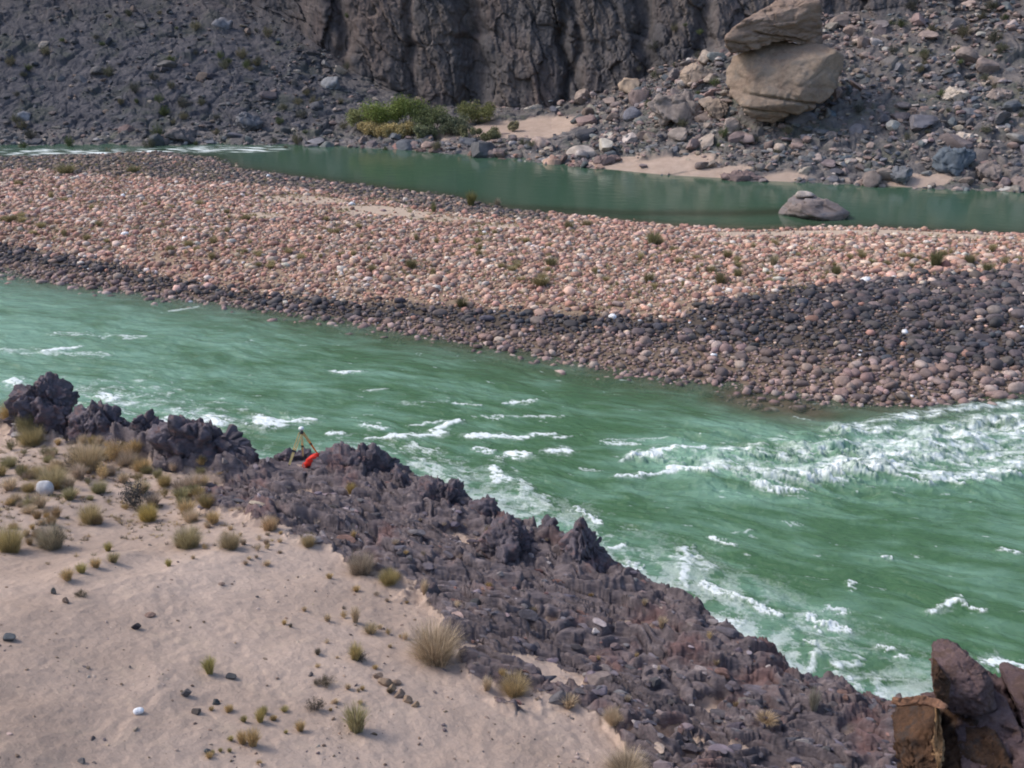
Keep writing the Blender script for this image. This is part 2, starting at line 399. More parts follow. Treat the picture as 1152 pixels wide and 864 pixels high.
# riverside face: rough, and pushed out unevenly
Z = np.where(t_ < 0, Z + .5 * fbm2(X * 1.2, Y * 1.2, 3, 15), Z)
me = mesh_np('near_bank', np.stack([X, Y, Z], 1), F, True, attrs={'rock': rock})
m = N('sand_and_schist')
v = m.coord(); vst = m.coord((.35, 1.9, 1.4), (0, 0, R(-24)))
big = m.noise(v, .18, 4, .5); fine = m.noise(v, 9, 8, .75); mid = m.noise(v, 1.1, 6, .6)
sand = m.ramp(big, [(.3, (.345, .26, .21)), (.7, (.465, .36, .30))])
sand = m.mix(1., sand, m.ramp(fine, [(.3, .86), (.7, 1.1)]), 'MULTIPLY')
sand = m.mix(m.ramp(mid, [(.55, 0.), (.75, .35)]), sand, (.46, .36, .27))
peb = m.ramp(m.vor(v, 7.), [(.09, .75), (.13, 0.)]); sand = m.mix(m.math('MULTIPLY', peb, m.ramp(m.noise(v, .7, 3), [(.5, 0.), (.62, 1.)])), sand, (.12, .10, .095))
rn = m.noise(vst, 2.2, 9, .7, .5)
rkc = m.ramp(rn, [(.22, (.060, .052, .057)), (.42, (.130, .108, .116)), (.58, (.200, .165, .170)), (.75, (.34, .28, .27))])
rkc = m.mix(m.ramp(m.noise(v, .55, 6, .6), [(.52, 0.), (.66, .75)]), rkc, (.20, .115, .11))
rkc = m.mix(m.ramp(m.noise(vst, 3.6, 7, .7), [(.62, 0.), (.7, .8)]), rkc, (.33, .27, .26))
ra = m.attr('rock')
fac = m.ramp(m.math('ADD', ra, m.math('MULTIPLY', m.math('SUBTRACT', m.noise(v, 2.5, 8, .75), .5), 1.1)), [(.42, 0.), (.56, 1.)])
m.base(m.mix(fac, sand, rkc))
hb = m.math('MULTIPLY', m.math('ADD', rn, m.noise(vst, 9, 8, .8)), fac)
hs = m.math('MULTIPLY', m.noise(v, 5, 8, .7), m.math('SUBTRACT', 1.0, fac))
m.bump(m.math('ADD', m.math('MULTIPLY', hb, .6), m.math('MULTIPLY', hs, .4)), .9, .14)
struct(link('near_bank', me, m.m), 'pale pinkish sand slope running down to a broken purple grey schist ledge by the river')
M_near = m.m

DT = pl([(-500, 243), (0, 265), (100, 281), (200, 301), (300, 315), (400, 325), (500, 331), (600, 343), (700, 351), (760, 353), (840, 334), (900, 322), (1000, 312), (1152, 298), (1600, 285)], 1.6)
DB = pl([(-500, 260), (0, 281), (100, 297), (200, 314), (300, 328), (400, 342), (500, 351), (600, 366), (700, 371), (800, 380), (900, 392), (1000, 402), (1152, 402), (1600, 400)], 1.2)
# ---------------------------------------------------------------- gravel bar ground
xs = np.arange(-115, 125, .55); ys = np.arange(58, 190, .55)
Xg, Yg = np.meshgrid(xs, ys); X = Xg.ravel(); Y = Yg.ravel(); Zb, dn, df = bar_base(X, Y)
F, used = keep(grid_faces(*Xg.shape), X, Zb > -2.0); X = X[used]; Y = Y[used]; Z = bar_z(X, Y)
me = mesh_np('gravel_bar', np.stack([X, Y, Z], 1), F)
m = N('bar_gravel'); v = m.coord()
g = m.noise(v, 2.2, 8, .8)
c = m.ramp(g, [(.3, (.13, .095, .07)), (.5, (.28, .20, .14)), (.7, (.40, .30, .21))])
sa = m.attr('sandy'); c = m.mix(m.attr('dark'), c, m.mix(1., c, (.30, .32, .36), 'MULTIPLY'))
m.base(m.mix(sa, c, (.47, .37, .29))); m.bump(m.noise(v, 4, 8, .8), .6, .1)
BS = [(420, 237, 6, 2.2), (340, 225, 6, 1.8), (470, 240, 4, 1.6), (905, 262, 10, 1.3), (1000, 262, 8, 1.5), (840, 264, 6, 1.0), (500, 245, 5, 1.2), (290, 248, 4, 1.0), (560, 262, 3, .8), (1085, 266, 7, 1.2)]
BSW = [(*at(u, v_, 1.0 if v_ < 255 else .25), a, b) for u, v_, a, b in BS]
def bsand(x, y):
    m_ = x * 0.
    for bx, by, a, b in BSW: m_ = np.maximum(m_, np.exp(-(((x - bx) / a) ** 2 + ((y - by) / (b * 2)) ** 2)))
    return m_
at_ = me.attributes.new('sandy', 'FLOAT', 'POINT'); at_.data.foreach_set('value', sstep(.35, .6, bsand(X, Y) + .2 * fbm2(X * .7, Y * .7, 3, 4)).astype(np.float32))
dk_ = sstep(-.6, .9, np.interp(X, DT[:, 0], DT[:, 1]) - Y) * (1 - .4 * sstep(-.5, .8, np.interp(X, DB[:, 0], DB[:, 1]) - Y)) if len(X) else 0
at_ = me.attributes.new('dark', 'FLOAT', 'POINT'); at_.data.foreach_set('value', dk_.astype(np.float32))
struct(link('gravel_bar', me, m.m), 'long low island of gravel between the river and its side channel')

# ---------------------------------------------------------------- far bank and cliffs (one sheet)
nc = 1900; az = np.linspace(R(-47), R(47), nc)
D, Zk = far_knots(az); rs = np.interp(az, SHaz, SHr)
segn = [14, 70, 150, 160, 330, 40]; rows_d = []; rows_z = []; wc = []; 
for k in range(6):
    tt = np.linspace(0, 1, segn[k], endpoint=(k == 5))[:, None]
    rows_d.append(D[k] + (D[k + 1] - D[k]) * tt); rows_z.append(Zk[k] + (Zk[k + 1] - Zk[k]) * tt)
    wc.append(np.full(segn[k], 0. if k < 3 else (1. if k > 3 else 0)) if k != 3 else tt[:, 0] ** 2 * .8)
Dm = np.vstack(rows_d); Zm = np.vstack(rows_z); wcl = np.concatenate(wc)[:, None] * np.ones(nc)
RR = rs + Dm; Am = np.ones(Dm.shape) * az
X0 = RR * np.sin(Am); Y0 = RR * np.cos(Am)
arc = Am * 180.                                    # metres along the wall
wq = arc + 3.5 * fbm2(arc * .05, Zm * .04, 3, 201)
cl = 3.2 * fbm2(arc * .035, Zm * .012, 4, 203) + .7 * rid2(wq * .10, Zm * .02, 4, 205)
P3 = np.stack([(arc + .35 * Zm + 1.2 * fbm2(arc * .3, Zm * .2, 4, 209)).ravel() / 2.2, np.zeros(arc.size), (Zm - .2 * arc + .8 * fbm2(arc * .3 + 7, Zm * .3, 4, 210)).ravel() / 5.5], 1)
cl = cl + blocks(P3[:, 0], P3[:, 2], 207, (3.2, 1.4, .6, .25), (.8, .45, .24, .12), 1.4).reshape(arc.shape) + .55 * fbm2(arc * .8, Zm * .35, 6, 215, .65)
for gu, gw, gd in ((398, 1.2, 2.5), (538, 2.2, 4.5), (640, .9, 2.6), (652, .7, 1.8), (726, 1.6, 3.), (790, 1.5, 2.5), (470, .8, 1.6), (300, 1.5, 2.2)):
    cl = cl - gd * np.exp(-((arc - azu(gu) * 180. + 1.6 * fbm2(Zm * .16 + gu, Zm * 0, 3, 217) + .06 * Zm) / gw) ** 2)
tal = talus_disp(X0, Y0)
bch = sstep(.3, .6, beach(X0, Y0) + .15 * fbm2(X0 * .5, Y0 * .5, 3, 8))
tal = tal * sstep(-1.5, 1.5, Zm) * (1 - .93 * bch)
cliffw = np.clip(wcl, 0, 1)
RR2 = RR - cl * cliffw
Zf = Zm + tal * (1 - cliffw) 
X = RR2 * np.sin(Am); Y = RR2 * np.cos(Am)
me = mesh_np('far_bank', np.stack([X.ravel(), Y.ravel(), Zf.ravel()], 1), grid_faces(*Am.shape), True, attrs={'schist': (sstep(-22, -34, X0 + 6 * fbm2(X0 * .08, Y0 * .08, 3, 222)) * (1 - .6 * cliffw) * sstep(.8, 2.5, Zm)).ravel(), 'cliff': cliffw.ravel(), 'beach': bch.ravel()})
m = N('canyon_wall'); v = m.coord(); vv = m.coord((1, 1, .38)); 
n1 = m.noise(vv, .16, 9, .68, .4); nn = m.noise(vv, .9, 8, .7)
c1 = m.ramp(n1, [(.28, (.055, .054, .062)), (.46, (.092, .085, .089)), (.6, (.132, .112, .106)), (.78, (.195, .158, .14))])
c1 = m.mix(m.ramp(m.noise(vv, .09, 5, .6), [(.5, 0.), (.68, .7)]), c1, (.165, .12, .105))
c1 = m.mix(1., c1, m.ramp(nn, [(.3, .68), (.7, 1.3)]), 'MULTIPLY')
n3_ = m.noise(v, .5, 9, .75)
c2 = m.ramp(n3_, [(.3, (.075, .073, .082)), (.5, (.15, .138, .138)), (.62, (.22, .195, .185)), (.8, (.32, .27, .25))])
c2 = m.mix(m.ramp(m.noise(v, .17, 7, .7), [(.5, 0.), (.62, .6)]), c2, (.11, .12, .085))
cc = m.mix(m.attr('cliff'), c2, c1)
cc = m.mix(m.attr('beach'), cc, m.ramp(m.noise(v, .6, 6), [(.3, (.40, .30, .24)), (.7, (.52, .40, .33))]))
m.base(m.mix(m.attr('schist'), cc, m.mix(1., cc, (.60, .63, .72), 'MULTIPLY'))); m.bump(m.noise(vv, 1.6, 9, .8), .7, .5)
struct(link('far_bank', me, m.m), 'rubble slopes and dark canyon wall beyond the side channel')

# riverbed sheet under everything
me = mesh_np('riverbed', [(-500, -300, -3.2), (500, -300, -3.2), (500, 500, -3.2), (-500, 500, -3.2)], [(0, 1, 2, 3)])
m = N('mud'); m.base(m.ramp(m.noise(m.coord(), .3), [(.3, (.06, .06, .04)), (.7, (.1, .09, .06))]))
struct(link('riverbed', me, m.m), 'muddy bed under the river')

# ---------------------------------------------------------------- water
az = np.linspace(R(-46), R(46), 1850); rr = np.geomspace(26, 235, 1500)
A, RR = np.meshgrid(az, rr); X = (RR * np.sin(A)).ravel(); Y = (RR * np.cos(A)).ravel()
zb, dn, df = bar_base(X, Y); zn_, tn = near_base(X, Y)
rsx = np.interp(A.ravel(), SHaz, SHr)
msk = (zb < .35) & (zn_ < 1.5) & (RR.ravel() < rsx + 5)
F, used = keep(grid_faces(*A.shape)[:, ::-1], X, msk)
X = X[used]; Y = Y[used]; dn = dn[used]; df = df[used]; tn = tn[used]; rad = RR.ravel()[used]
main = sstep(2, -2, dn)                            # 1 on the river side of the bar, 0 in the side channel
fd = BN[-4] - BN[3]; fd = fd / np.hypot(*fd)
s_ = X * fd[0] + Y * fd[1]; c_ = -X * fd[1] + Y * fd[0]
def dline(pts, px_w):
    P = np.array([at(u, v_) for u, v_ in pts]); return seg_dist(X, Y, P)
sw = s_ + 2.2 * fbm2(s_ * .06, c_ * .12, 3, 301); cw = c_ + 1.6 * fbm2(s_ * .08 + 4, c_ * .1, 3, 303)
rapid = np.exp(-(dline([(1500, 470), (1152, 490), (1030, 505), (930, 520), (840, 520)], 0) / 5.0) ** 2)
rough = np.clip(.35 + .65 * sstep(0, .5, rapid) + .35 * sstep(16, 3, -tn), 0, 1) * sstep(0, -9, dn)
wave = .27 * fbm2(sw * .34, cw * .75, 4, 305) + .08 * rid2(sw * .8, cw * 1.7, 4, 307) * rough + .03 * fbm2(sw * 1.6, cw * 3.2, 4, 309)
wave = wave * (.5 + .5 * rough) + rapid * (.42 * rid2(sw * .20, cw * .5, 3, 311) + .08 * fbm2(sw * 1.3, cw * 2.2, 4, 313))
chn = .012 * fbm2(s_ * .5, c_ * .8, 3, 321)
foam = np.zeros(X.shape)
ragged = fbm2(sw * .9, cw * 2.2, 5, 331, .62); fine = fbm2(X * 3.1, Y * 3.1, 4, 333, .65)
lace = rid2(X * .75 + fine * .4, Y * .75, 4, 341, .6)
STR = [  # (u0,v0,u1,v1, width px, strength) breaking crests and foam lines
 (290, 470, 300, 480, 7, 1), (285, 478, 318, 481, 5, .95), (300, 473, 352, 474, 5, .9), (370, 488, 385, 489, 3, .8), (116, 445, 128, 450, 6, 1), (128, 455, 150, 455, 3, .6), (15, 428, 18, 433, 4, .9), (50, 396, 85, 391, 3, .9), (185, 473, 245, 478, 6, .8), (200, 462, 215, 468, 4, .7), (232, 470, 250, 478, 8, .9),
 (375, 418, 405, 419, 3, .9), (416, 493, 440, 494, 3, .9), (440, 492, 495, 488, 6, 1), (490, 484, 515, 475, 5, .95), (460, 479, 515, 474, 3, .6), (408, 479, 432, 483, 4, .8), (412, 440, 432, 438, 4, .5),
 (527, 491, 592, 492, 5, .95), (512, 454, 540, 457, 3, .8), (570, 453, 600, 452, 3, .7), (540, 468, 560, 473, 3, .6), (555, 468, 632, 470, 3, .55), (600, 489, 622, 490, 4, .7), (625, 493, 640, 492, 3, .6),
 (570, 511, 590, 513, 7, 1), (536, 504, 552, 509, 4, .8), (555, 525, 560, 543, 5, .9), (560, 540, 572, 541, 6, .9), (616, 507, 640, 508, 6, .9), (652, 528, 675, 530, 5, .6), (645, 573, 676, 590, 4, .95), (590, 549, 620, 570, 9, .55), (585, 540, 590, 560, 4, .5),
 (460, 502, 490, 508, 7, .55), (380, 530, 420, 548, 9, .6), (470, 520, 520, 545, 10, .5), (675, 498, 720, 502, 3, .6), (683, 495, 770, 496, 3, .4), (715, 515, 740, 516, 6, .9), (735, 510, 790, 509, 6, .9), (692, 537, 760, 533, 3, .9), (752, 530, 802, 535, 4, .95), (720, 508, 700, 520, 4, .5),
 (865, 555, 905, 558, 3, .9), (770, 620, 772, 660, 9, .7), (765, 622, 800, 640, 14, .55), (790, 658, 875, 693, 6, .95), (800, 605, 825, 616, 4, .95), (685, 620, 700, 618, 6, .9), (700, 637, 720, 640, 6, .9), (650, 605, 690, 640, 12, .45), (700, 650, 735, 675, 10, .6),
 (805, 700, 830, 707, 10, .75), (910, 695, 925, 705, 7, .95), (925, 703, 955, 710, 6, .9), (930, 685, 950, 690, 7, .7), (905, 722, 915, 727, 5, .8), (918, 735, 912, 755, 8, .7), (940, 750, 965, 745, 12, .7), (955, 765, 968, 778, 8, .7), (985, 765, 995, 785, 10, .6), (990, 725, 1003, 732, 4, .8), (1010, 740, 1020, 742, 5, .7),
 (1047, 688, 1052, 687, 6, .9), (1060, 684, 1080, 676, 6, 1), (1078, 680, 1105, 688, 4, .9), (1110, 745, 1150, 752, 12, 1), (1125, 620, 1145, 622, 3, .9), (995, 627, 1003, 629, 3, .9), (955, 655, 960, 663, 4, .7), (880, 588, 900, 592, 3, .4), (1020, 545, 1040, 547, 3, .8), (1040, 541, 1060, 540, 3, .7), (935, 546, 950, 548, 3, .8), (825, 600, 845, 598, 3, .5),
 (650, 600, 700, 640, 22, .30), (760, 640, 870, 700, 26, .25), (560, 560, 640, 600, 28, .34), (380, 500, 560, 540, 30, .24), (100, 440, 260, 480, 30, .26), (900, 700, 990, 790, 26, .28), (0, 395, 120, 400, 6, .3), (60, 375, 160, 380, 4, .35), (0, 440, 60, 430, 12, .2), (190, 350, 220, 346, 3, .5), (430, 455, 500, 452, 8, .2)]
for u0, v0, u1, v1, wd, stg in STR:
    P0 = at(u0, v0); P1 = at(u1, v1); r_ = math.hypot(*P0); wm = max(wd * r_ / FPX / math.sin(math.atan(CAMH / r_)) * .40, .10)
    cx, cy = (P0[0] + P1[0]) / 2, (P0[1] + P1[1]) / 2; L = math.hypot(P1[0] - P0[0], P1[1] - P0[1]) / 2 + wm * 4
    k = np.where((np.abs(X - cx) < L) & (np.abs(Y - cy) < L))[0]
    if not len(k): continue
    xx = X[k] + fine[k] * .45 + ragged[k] * wm * 2.0; yy = Y[k] + ragged[k] * wm * 3.0 + fine[k] * .3
    d = seg_dist(xx, yy, np.array([P0, P1]))
    g = stg * (.55 + .6 * np.clip(.5 + lace[k] * .8 + fine[k] * .6, 0, 1.2)) * np.exp(-(d / wm) ** 2) * 1.05
    if stg < .4: g = g * np.clip(.5 + 1.3 * lace[k], 0, 2.2)
    foam[k] = np.maximum(foam[k], np.maximum(g, stg * .26 * np.exp(-(d / (wm * 3.2)) ** 2) * np.clip(.4 + lace[k] * 1.5, 0, 1.6)))
    wave[k] += .10 * np.exp(-(d / (wm * 1.3)) ** 2) * stg
RP = [([(1500, 470), (1152, 488), (1060, 503), (975, 524), (900, 541), (860, 543)], 1.5, 1.), ([(1152, 528), (1075, 541), (1010, 537), (935, 535), (880, 542), (840, 533), (800, 528)], 1.0, 1.),
      ([(1152, 505), (1000, 513), (880, 509), (810, 512)], .9, .75), ([(1500, 450), (1152, 457), (1060, 464), (985, 478), (940, 487)], 1.0, .85), ([(1152, 517), (1040, 522), (950, 534)], 1.1, .9),
      ([(945, 490), (1000, 488), (1040, 492), (1100, 478), (1500, 470)], .9, .85), ([(1152, 472), (1090, 484), (1020, 500), (940, 508), (880, 520)], 1.1, .85), ([(900, 525), (840, 518), (770, 520), (720, 513)], .5, .5)]
rg2 = fbm2(sw * .8, cw * 2.6, 5, 343, .62)
zone = np.exp(-(dline([(1500, 480), (1152, 497), (1040, 510), (950, 518), (880, 524)], 0) / 4.2) ** 4)
foam = np.maximum(foam, zone * np.clip(.06 + 1.3 * rg2 + .7 * ragged, 0, .85))
for pts, wd, stg in RP:
    wd *= .72; P = np.array([at(u, v_) for u, v_ in pts]); d = seg_dist(X + ragged * 1.0 + fine * .25, Y + ragged * 1.7 + rg2 * .8, P)
    foam = np.maximum(foam, stg * np.exp(-(d / wd) ** 2) * np.clip(.60 + 1.1 * rg2 + .35 * fine, 0, 1.4))
    wave += .16 * np.exp(-(d / (wd * 1.1)) ** 2) * (1 + 1.5 * ragged)
# fine lacy foam specks through the fast water, and foam against the ledge
sh_ = sstep(14, 2, -tn) * main
foam = np.maximum(foam, main * rough * .6 * sstep(.22, .60, ragged) * sstep(-.1, .4, fine))
foam = np.maximum(foam, main * .5 * sstep(.27, .55, fbm2(sw * .5, cw * 1.6, 5, 345, .65)) * sstep(-2, 25, X + 40))
foam = np.maximum(foam, sh_ * .7 * sstep(.0, .42, lace * .6 + .4 * fbm2(X * .3, Y * .3, 3, 350)))
foam = np.maximum(foam, .8 * np.exp(-np.abs(tn + 2.3) / .8) * sstep(-.3, .2, fbm2(X * .5, Y * .5, 3, 352)))
# riffle at the head of the side channel
d = dline([(20, 171), (140, 172), (215, 168), (290, 168)], 0)
foam = np.maximum(foam, (1 - main) * .95 * np.exp(-(d / 4.5) ** 2) * np.clip(.45 + 1.3 * fbm2(s_ * .3, c_ * .8, 4, 361), 0, 1.2))
shallow = np.maximum(np.exp(-np.clip(-dn, 0, 99) / 2.4) * main, np.exp(-np.clip(-df, 0, 99) / 2.2) * (1 - main))
sb = np.exp(-(dline([(840, 445), (900, 458)], 0) / 3.) ** 2); shallow = np.maximum(shallow, sb * .9)
sbar = np.exp(-(dline([(560, 232), (700, 240), (830, 240), (880, 238)], 0) / 2.2) ** 2) * (1 - main); shallow = np.maximum(shallow, sbar * .45)
pale = main * np.clip(sstep(650, 0, proj(X, Y, X * 0)[0] * 0 + (X + 46) * 13.) * .75 + .12 + .75 * fbm2(sw * .12, cw * .4, 4, 371) + .65 * fbm2(sw * .4, cw * 1.4, 4, 373) + .5 * sstep(.05, .5, rapid) + .22 * sstep(14, 3, -tn), 0, 1)  # sky reflection painted as paler colour on the left and in patches, plus aerated water
Zw = wave * main + chn * (1 - main)
me = mesh_np('river', np.stack([X, Y, Zw], 1), F, True, attrs={'foam': foam, 'shallow': shallow, 'pale': pale, 'main': main})
m = N('river_water'); v = m.coord()
aF, aS, aP, aM = m.attr('foam'), m.attr('shallow'), m.attr('pale'), m.attr('main')
c = m.mix(aP, (.062, .140, .064), (.18, .325, .24))
c = m.mix(aM, (.052, .105, .068), c)
c = m.mix(m.math('MULTIPLY', aS, .85), c, (.085, .075, .045))
ff = m.math('ADD', aF, m.math('MULTIPLY', m.math('SUBTRACT', m.noise(v, 5, 6, .75), .5), .55))
ff = m.ramp(ff, [(.16, 0.), (.42, .35), (.78, 1.)])
ff = m.math('MULTIPLY', ff, m.ramp(aF, [(.02, 0.), (.12, 1.)]))
m.base(m.mix(ff, c, (.74, .80, .80)))
ro = m.n('ShaderNodeMapRange'); m.l(ff, ro.inputs[0]); ro.inputs[3].default_value = .10; ro.inputs[4].default_value = .7; m.l(ro.outputs[0], m.b.inputs['Roughness'])
m.b.inputs['IOR'].default_value = 1.333; m.b.inputs['Specular IOR Level'].default_value = .5
m.l(m.math('SUBTRACT', 1., m.math('MULTIPLY', m.math('MULTIPLY', aS, .75), m.math('SUBTRACT', 1., ff))), m.b.inputs['Alpha'])
bh = m.math('MULTIPLY', m.noise(m.coord((1, 1.6, 1)), 1.7, 7, .7), m.math('ADD', m.math('MULTIPLY', aM, .93), .07))
m.bump(m.math('ADD', bh, m.math('MULTIPLY', ff, .25)), .8, .13)
struct(link('river', me, m.m), 'green river with white rapids and a calm side channel')

# ---------------------------------------------------------------- rock and stone generators
def ico(sub):
    import bmesh
    bm = bmesh.new(); bmesh.ops.create_icosphere(bm, subdivisions=sub, radius=1)
    V = np.array([v.co[:] for v in bm.verts]); V /= np.linalg.norm(V, axis=1)[:, None]
    F = np.array([[x.index for x in f.verts] for f in bm.faces]); bm.free(); return V, F
ICO = {k: ico(k) for k in (1, 2, 3, 5, 6)}
def rock_v(seed, sub, planes=11, rough=.05, flat=1., lo=.55):
    """angular block: a sphere cut by random planes"""
    r = np.random.default_rng(seed); V, F = ICO[sub]
    nn = r.normal(size=(planes, 3)); nn /= np.linalg.norm(nn, axis=1)[:, None]; d = r.uniform(lo, .95, planes)
    q = V @ nn.T; rad = np.where(q > .05, d / np.maximum(q, .05), 9).min(1); rad = np.minimum(rad, 1.15)
    P = V * rad[:, None]
    if rough: P = P * (1 + rough * fbm3(P[:, 0] * 3 + seed, P[:, 1] * 3, P[:, 2] * 3, 3, seed % 97))[:, None]
    P[:, 2] *= flat
    return P, F
def cobble_v(seed, sub):
    r = np.random.default_rng(seed); V, F = ICO[sub]
    P = V * np.array([1, r.uniform(.65, .95), r.uniform(.5, .75)])
    P = np.sign(P) * np.abs(P) ** r.uniform(.85, 1.)
    P = P * (1 + .22 * fbm3(P[:, 0] * 1.3 + seed, P[:, 1] * 1.3, P[:, 2] * 1.3, 2, seed % 89))[:, None]
    return P, F
def scatter_mesh(name, variants, vid, pos, scale3, rotz, tilt, cols, smooth):
    """many stones as one mesh"""
    Vs = []; Fs = []; Cs = []; off = 0
    for k, (P, F) in enumerate(variants):
        i = np.where(vid == k)[0]
        if not len(i): continue
        Q = P[None] * scale3[i][:, None, :]
        ct, st = np.cos(tilt[i])[:, None], np.sin(tilt[i])[:, None]
        y = Q[..., 1] * ct - Q[..., 2] * st; z = Q[..., 1] * st + Q[..., 2] * ct
        c, s = np.cos(rotz[i])[:, None], np.sin(rotz[i])[:, None]
        x2 = Q[..., 0] * c - y * s; y2 = Q[..., 0] * s + y * c
        W = np.stack([x2 + pos[i][:, None, 0], y2 + pos[i][:, None, 1], z + pos[i][:, None, 2]], -1)
        n = len(P); Vs.append(W.reshape(-1, 3)); Cs.append(np.repeat(cols[i], n, 0))
        Fs.append((F[None] + (np.arange(len(i)) * n)[:, None, None] + off).reshape(-1, F.shape[1])); off += n * len(i)
    return mesh_np(name, np.vstack(Vs), np.vstack(Fs), smooth, np.vstack(Cs))
def pal(i, P, jit=.18):
    c = np.array(P)[i]; return np.clip(c * (1 + rng.uniform(-jit, jit, (len(i), 1))) * (1 + rng.uniform(-.05, .05, (len(i), 3))), 0, 1)
def put(name, meshes, k, mat, pos, scale3, rotz, tilt, col, lab, cat, group=None):
    o = link(name, meshes[k], mat, None, tuple(pos), (tilt, 0, rotz), tuple(scale3), tuple(col))
    return tag(o, lab, cat, group)

# ---------------------------------------------------------------- cobbles of the bar
def jgrid(x0, x1, y0, y1, st):
    gx, gy = np.meshgrid(np.arange(x0, x1, st), np.arange(y0, y1, st * .9)); gx = gx + (np.arange(gx.shape[0]) % 2)[:, None] * st / 2
    x = gx.ravel() + rng.uniform(-.42, .42, gx.size) * st; y = gy.ravel() + rng.uniform(-.42, .42, gx.size) * st
    return x, y
dark_top = DT
dark_bot = DB
back_l = pl([(-500, 196), (0, 196), (200, 203), (330, 210), (480, 232), (560, 241), (620, 246)], .9)
PK = [(.45, .265, .205), (.50, .335, .27), (.37, .205, .16), (.52, .40, .33), (.41, .30, .24), (.30, .18, .145), (.56, .49, .44), (.25, .195, .175)]
DK = [(.062, .056, .063), (.085, .073, .077), (.11, .09, .092), (.14, .11, .108), (.075, .075, .09), (.2, .155, .15)]
LW = [(.22, .155, .14), (.29, .21, .19), (.16, .12, .112), (.35, .27, .245), (.25, .17, .15), (.12, .095, .092)]
def cob_cols(x, y):
    n = len(x); t = fbm2(x * .25, y * .35, 3, 401) * 1.2
    yt = np.interp(x, dark_top[:, 0], dark_top[:, 1]) + t; yb = np.interp(x, dark_bot[:, 0], dark_bot[:, 1]) + t * .7
    c = pal(rng.choice(8, n, p=[.20, .16, .15, .13, .12, .12, .05, .07]), PK, .3)
    c = c * (1 + .35 * fbm2(x * .18, y * .25, 3, 405))[:, None]
    d = pal(rng.choice(6, n, p=[.28, .25, .2, .12, .1, .05]), DK); l = pal(rng.choice(6, n), LW)
    pd = sstep(-.6, .9, yt - y); isd = rng.random(n) < pd * .93
    isl = rng.random(n) < sstep(-.5, .8, yb - y)
    c = np.where(isd[:, None], d, c); c = np.where(isl[:, None], l, c)
    bk = (x < back_l[-1, 0]) & (y > np.interp(x, back_l[:, 0], back_l[:, 1]) + t)
    b2 = pal(rng.choice(6, n), [(.14, .115, .11), (.20, .15, .13), (.10, .09, .09), (.27, .20, .17), (.09, .085, .09), (.17, .13, .10)])
    c = np.where((bk & (rng.random(n) < .9))[:, None], b2, c)
    zone = np.where(isl, 2, np.where(isd, 1, np.where(bk, 3, 0)))
    wh = rng.random(n) < .002; c = np.where(wh[:, None], (.72, .72, .74), c)
    return c, zone
def cob_set(st, smin, smax, pw):
    x, y = jgrid(-95, 105, 62, 185, st); z, dn, df = bar_base(x, y)
    u, v_, dd = proj(x, y, z)
    k = (z > -.45) & (dn > -3.5) & (df > -3) & (u > -260) & (u < 1420) & ((z > -.12) | (rng.random(len(x)) < .45))
    k &= ~((bsand(x, y) > .5) & (rng.random(len(x)) < .93))
    k &= ~((fbm2(x * .22, y * .3, 4, 411) > .16) & (rng.random(len(x)) < .45) & (z > .5))
    x = x[k]; y = y[k]; n = len(x)
    s = smin + (smax - smin) * rng.random(n) ** pw
    return x, y, s
x1, y1, s1 = cob_set(.44, .13, .46, 3.0); x2, y2, s2 = cob_set(.44, .07, .18, 1.3)
x = np.r_[x1, x2]; y = np.r_[y1, y2]; s = np.r_[s1, s2]; n = len(x)
s *= 1 + .25 * sstep(20, 40, x) * sstep(110, 80, y)
z = bar_z(x, y) + s * rng.uniform(.05, .5, n) * .8
col, zone = cob_cols(x, y)
sc3 = s[:, None] * np.stack([rng.uniform(.85, 1.3, n), rng.uniform(.8, 1.1, n), rng.uniform(.75, 1.15, n)], 1)
rz = rng.uniform(0, 6.28, n); tl = rng.normal(0, .35, n)
u, v_, dd = proj(x, y, z); size = s / dd * ((u > 5) & (u < 1147) & (z > .1)); order = np.argsort(-size); big_, rest = order[:300], order[300:]
var1 = [cobble_v(k, 1) for k in range(5)] + [rock_v(k + 60, 1, 8, .04, .75, .5) for k in range(5)]
me = scatter_mesh('cobbles', var1, rng.integers(0, 10, len(rest)), np.stack([x, y, z], 1)[rest], sc3[rest], rz[rest], tl[rest], col[rest], True)
tag(link('cobbles', me, M_cobble_a), 'countless rounded pink and grey river cobbles covering the gravel bar', 'cobbles', kind='stuff')
cm = [mesh_np('cobble', *cobble_v(100 + k, 3)) for k in range(12)]
ZN = ['salmon pink rounded cobble on the higher part of the gravel bar', 'dark grey rounded cobble in the dark band of the gravel bar',
      'brownish grey rounded cobble by the near waterline of the gravel bar', 'dull brown cobble at the far back of the gravel bar']
for i in big_:
    o = put('cobble', cm, int(i) % 12, M_cobble_o, (x[i], y[i], z[i]), sc3[i], rz[i], tl[i], col[i], '', 'cobble')
    auto(o, u[i], v_[i], 2 * s[i] / dd[i] * FPX, tone_of(col[i]), 'cobble', LM_BAR, 'cobble', 'cobbles of the gravel bar', (8, 11, 14))

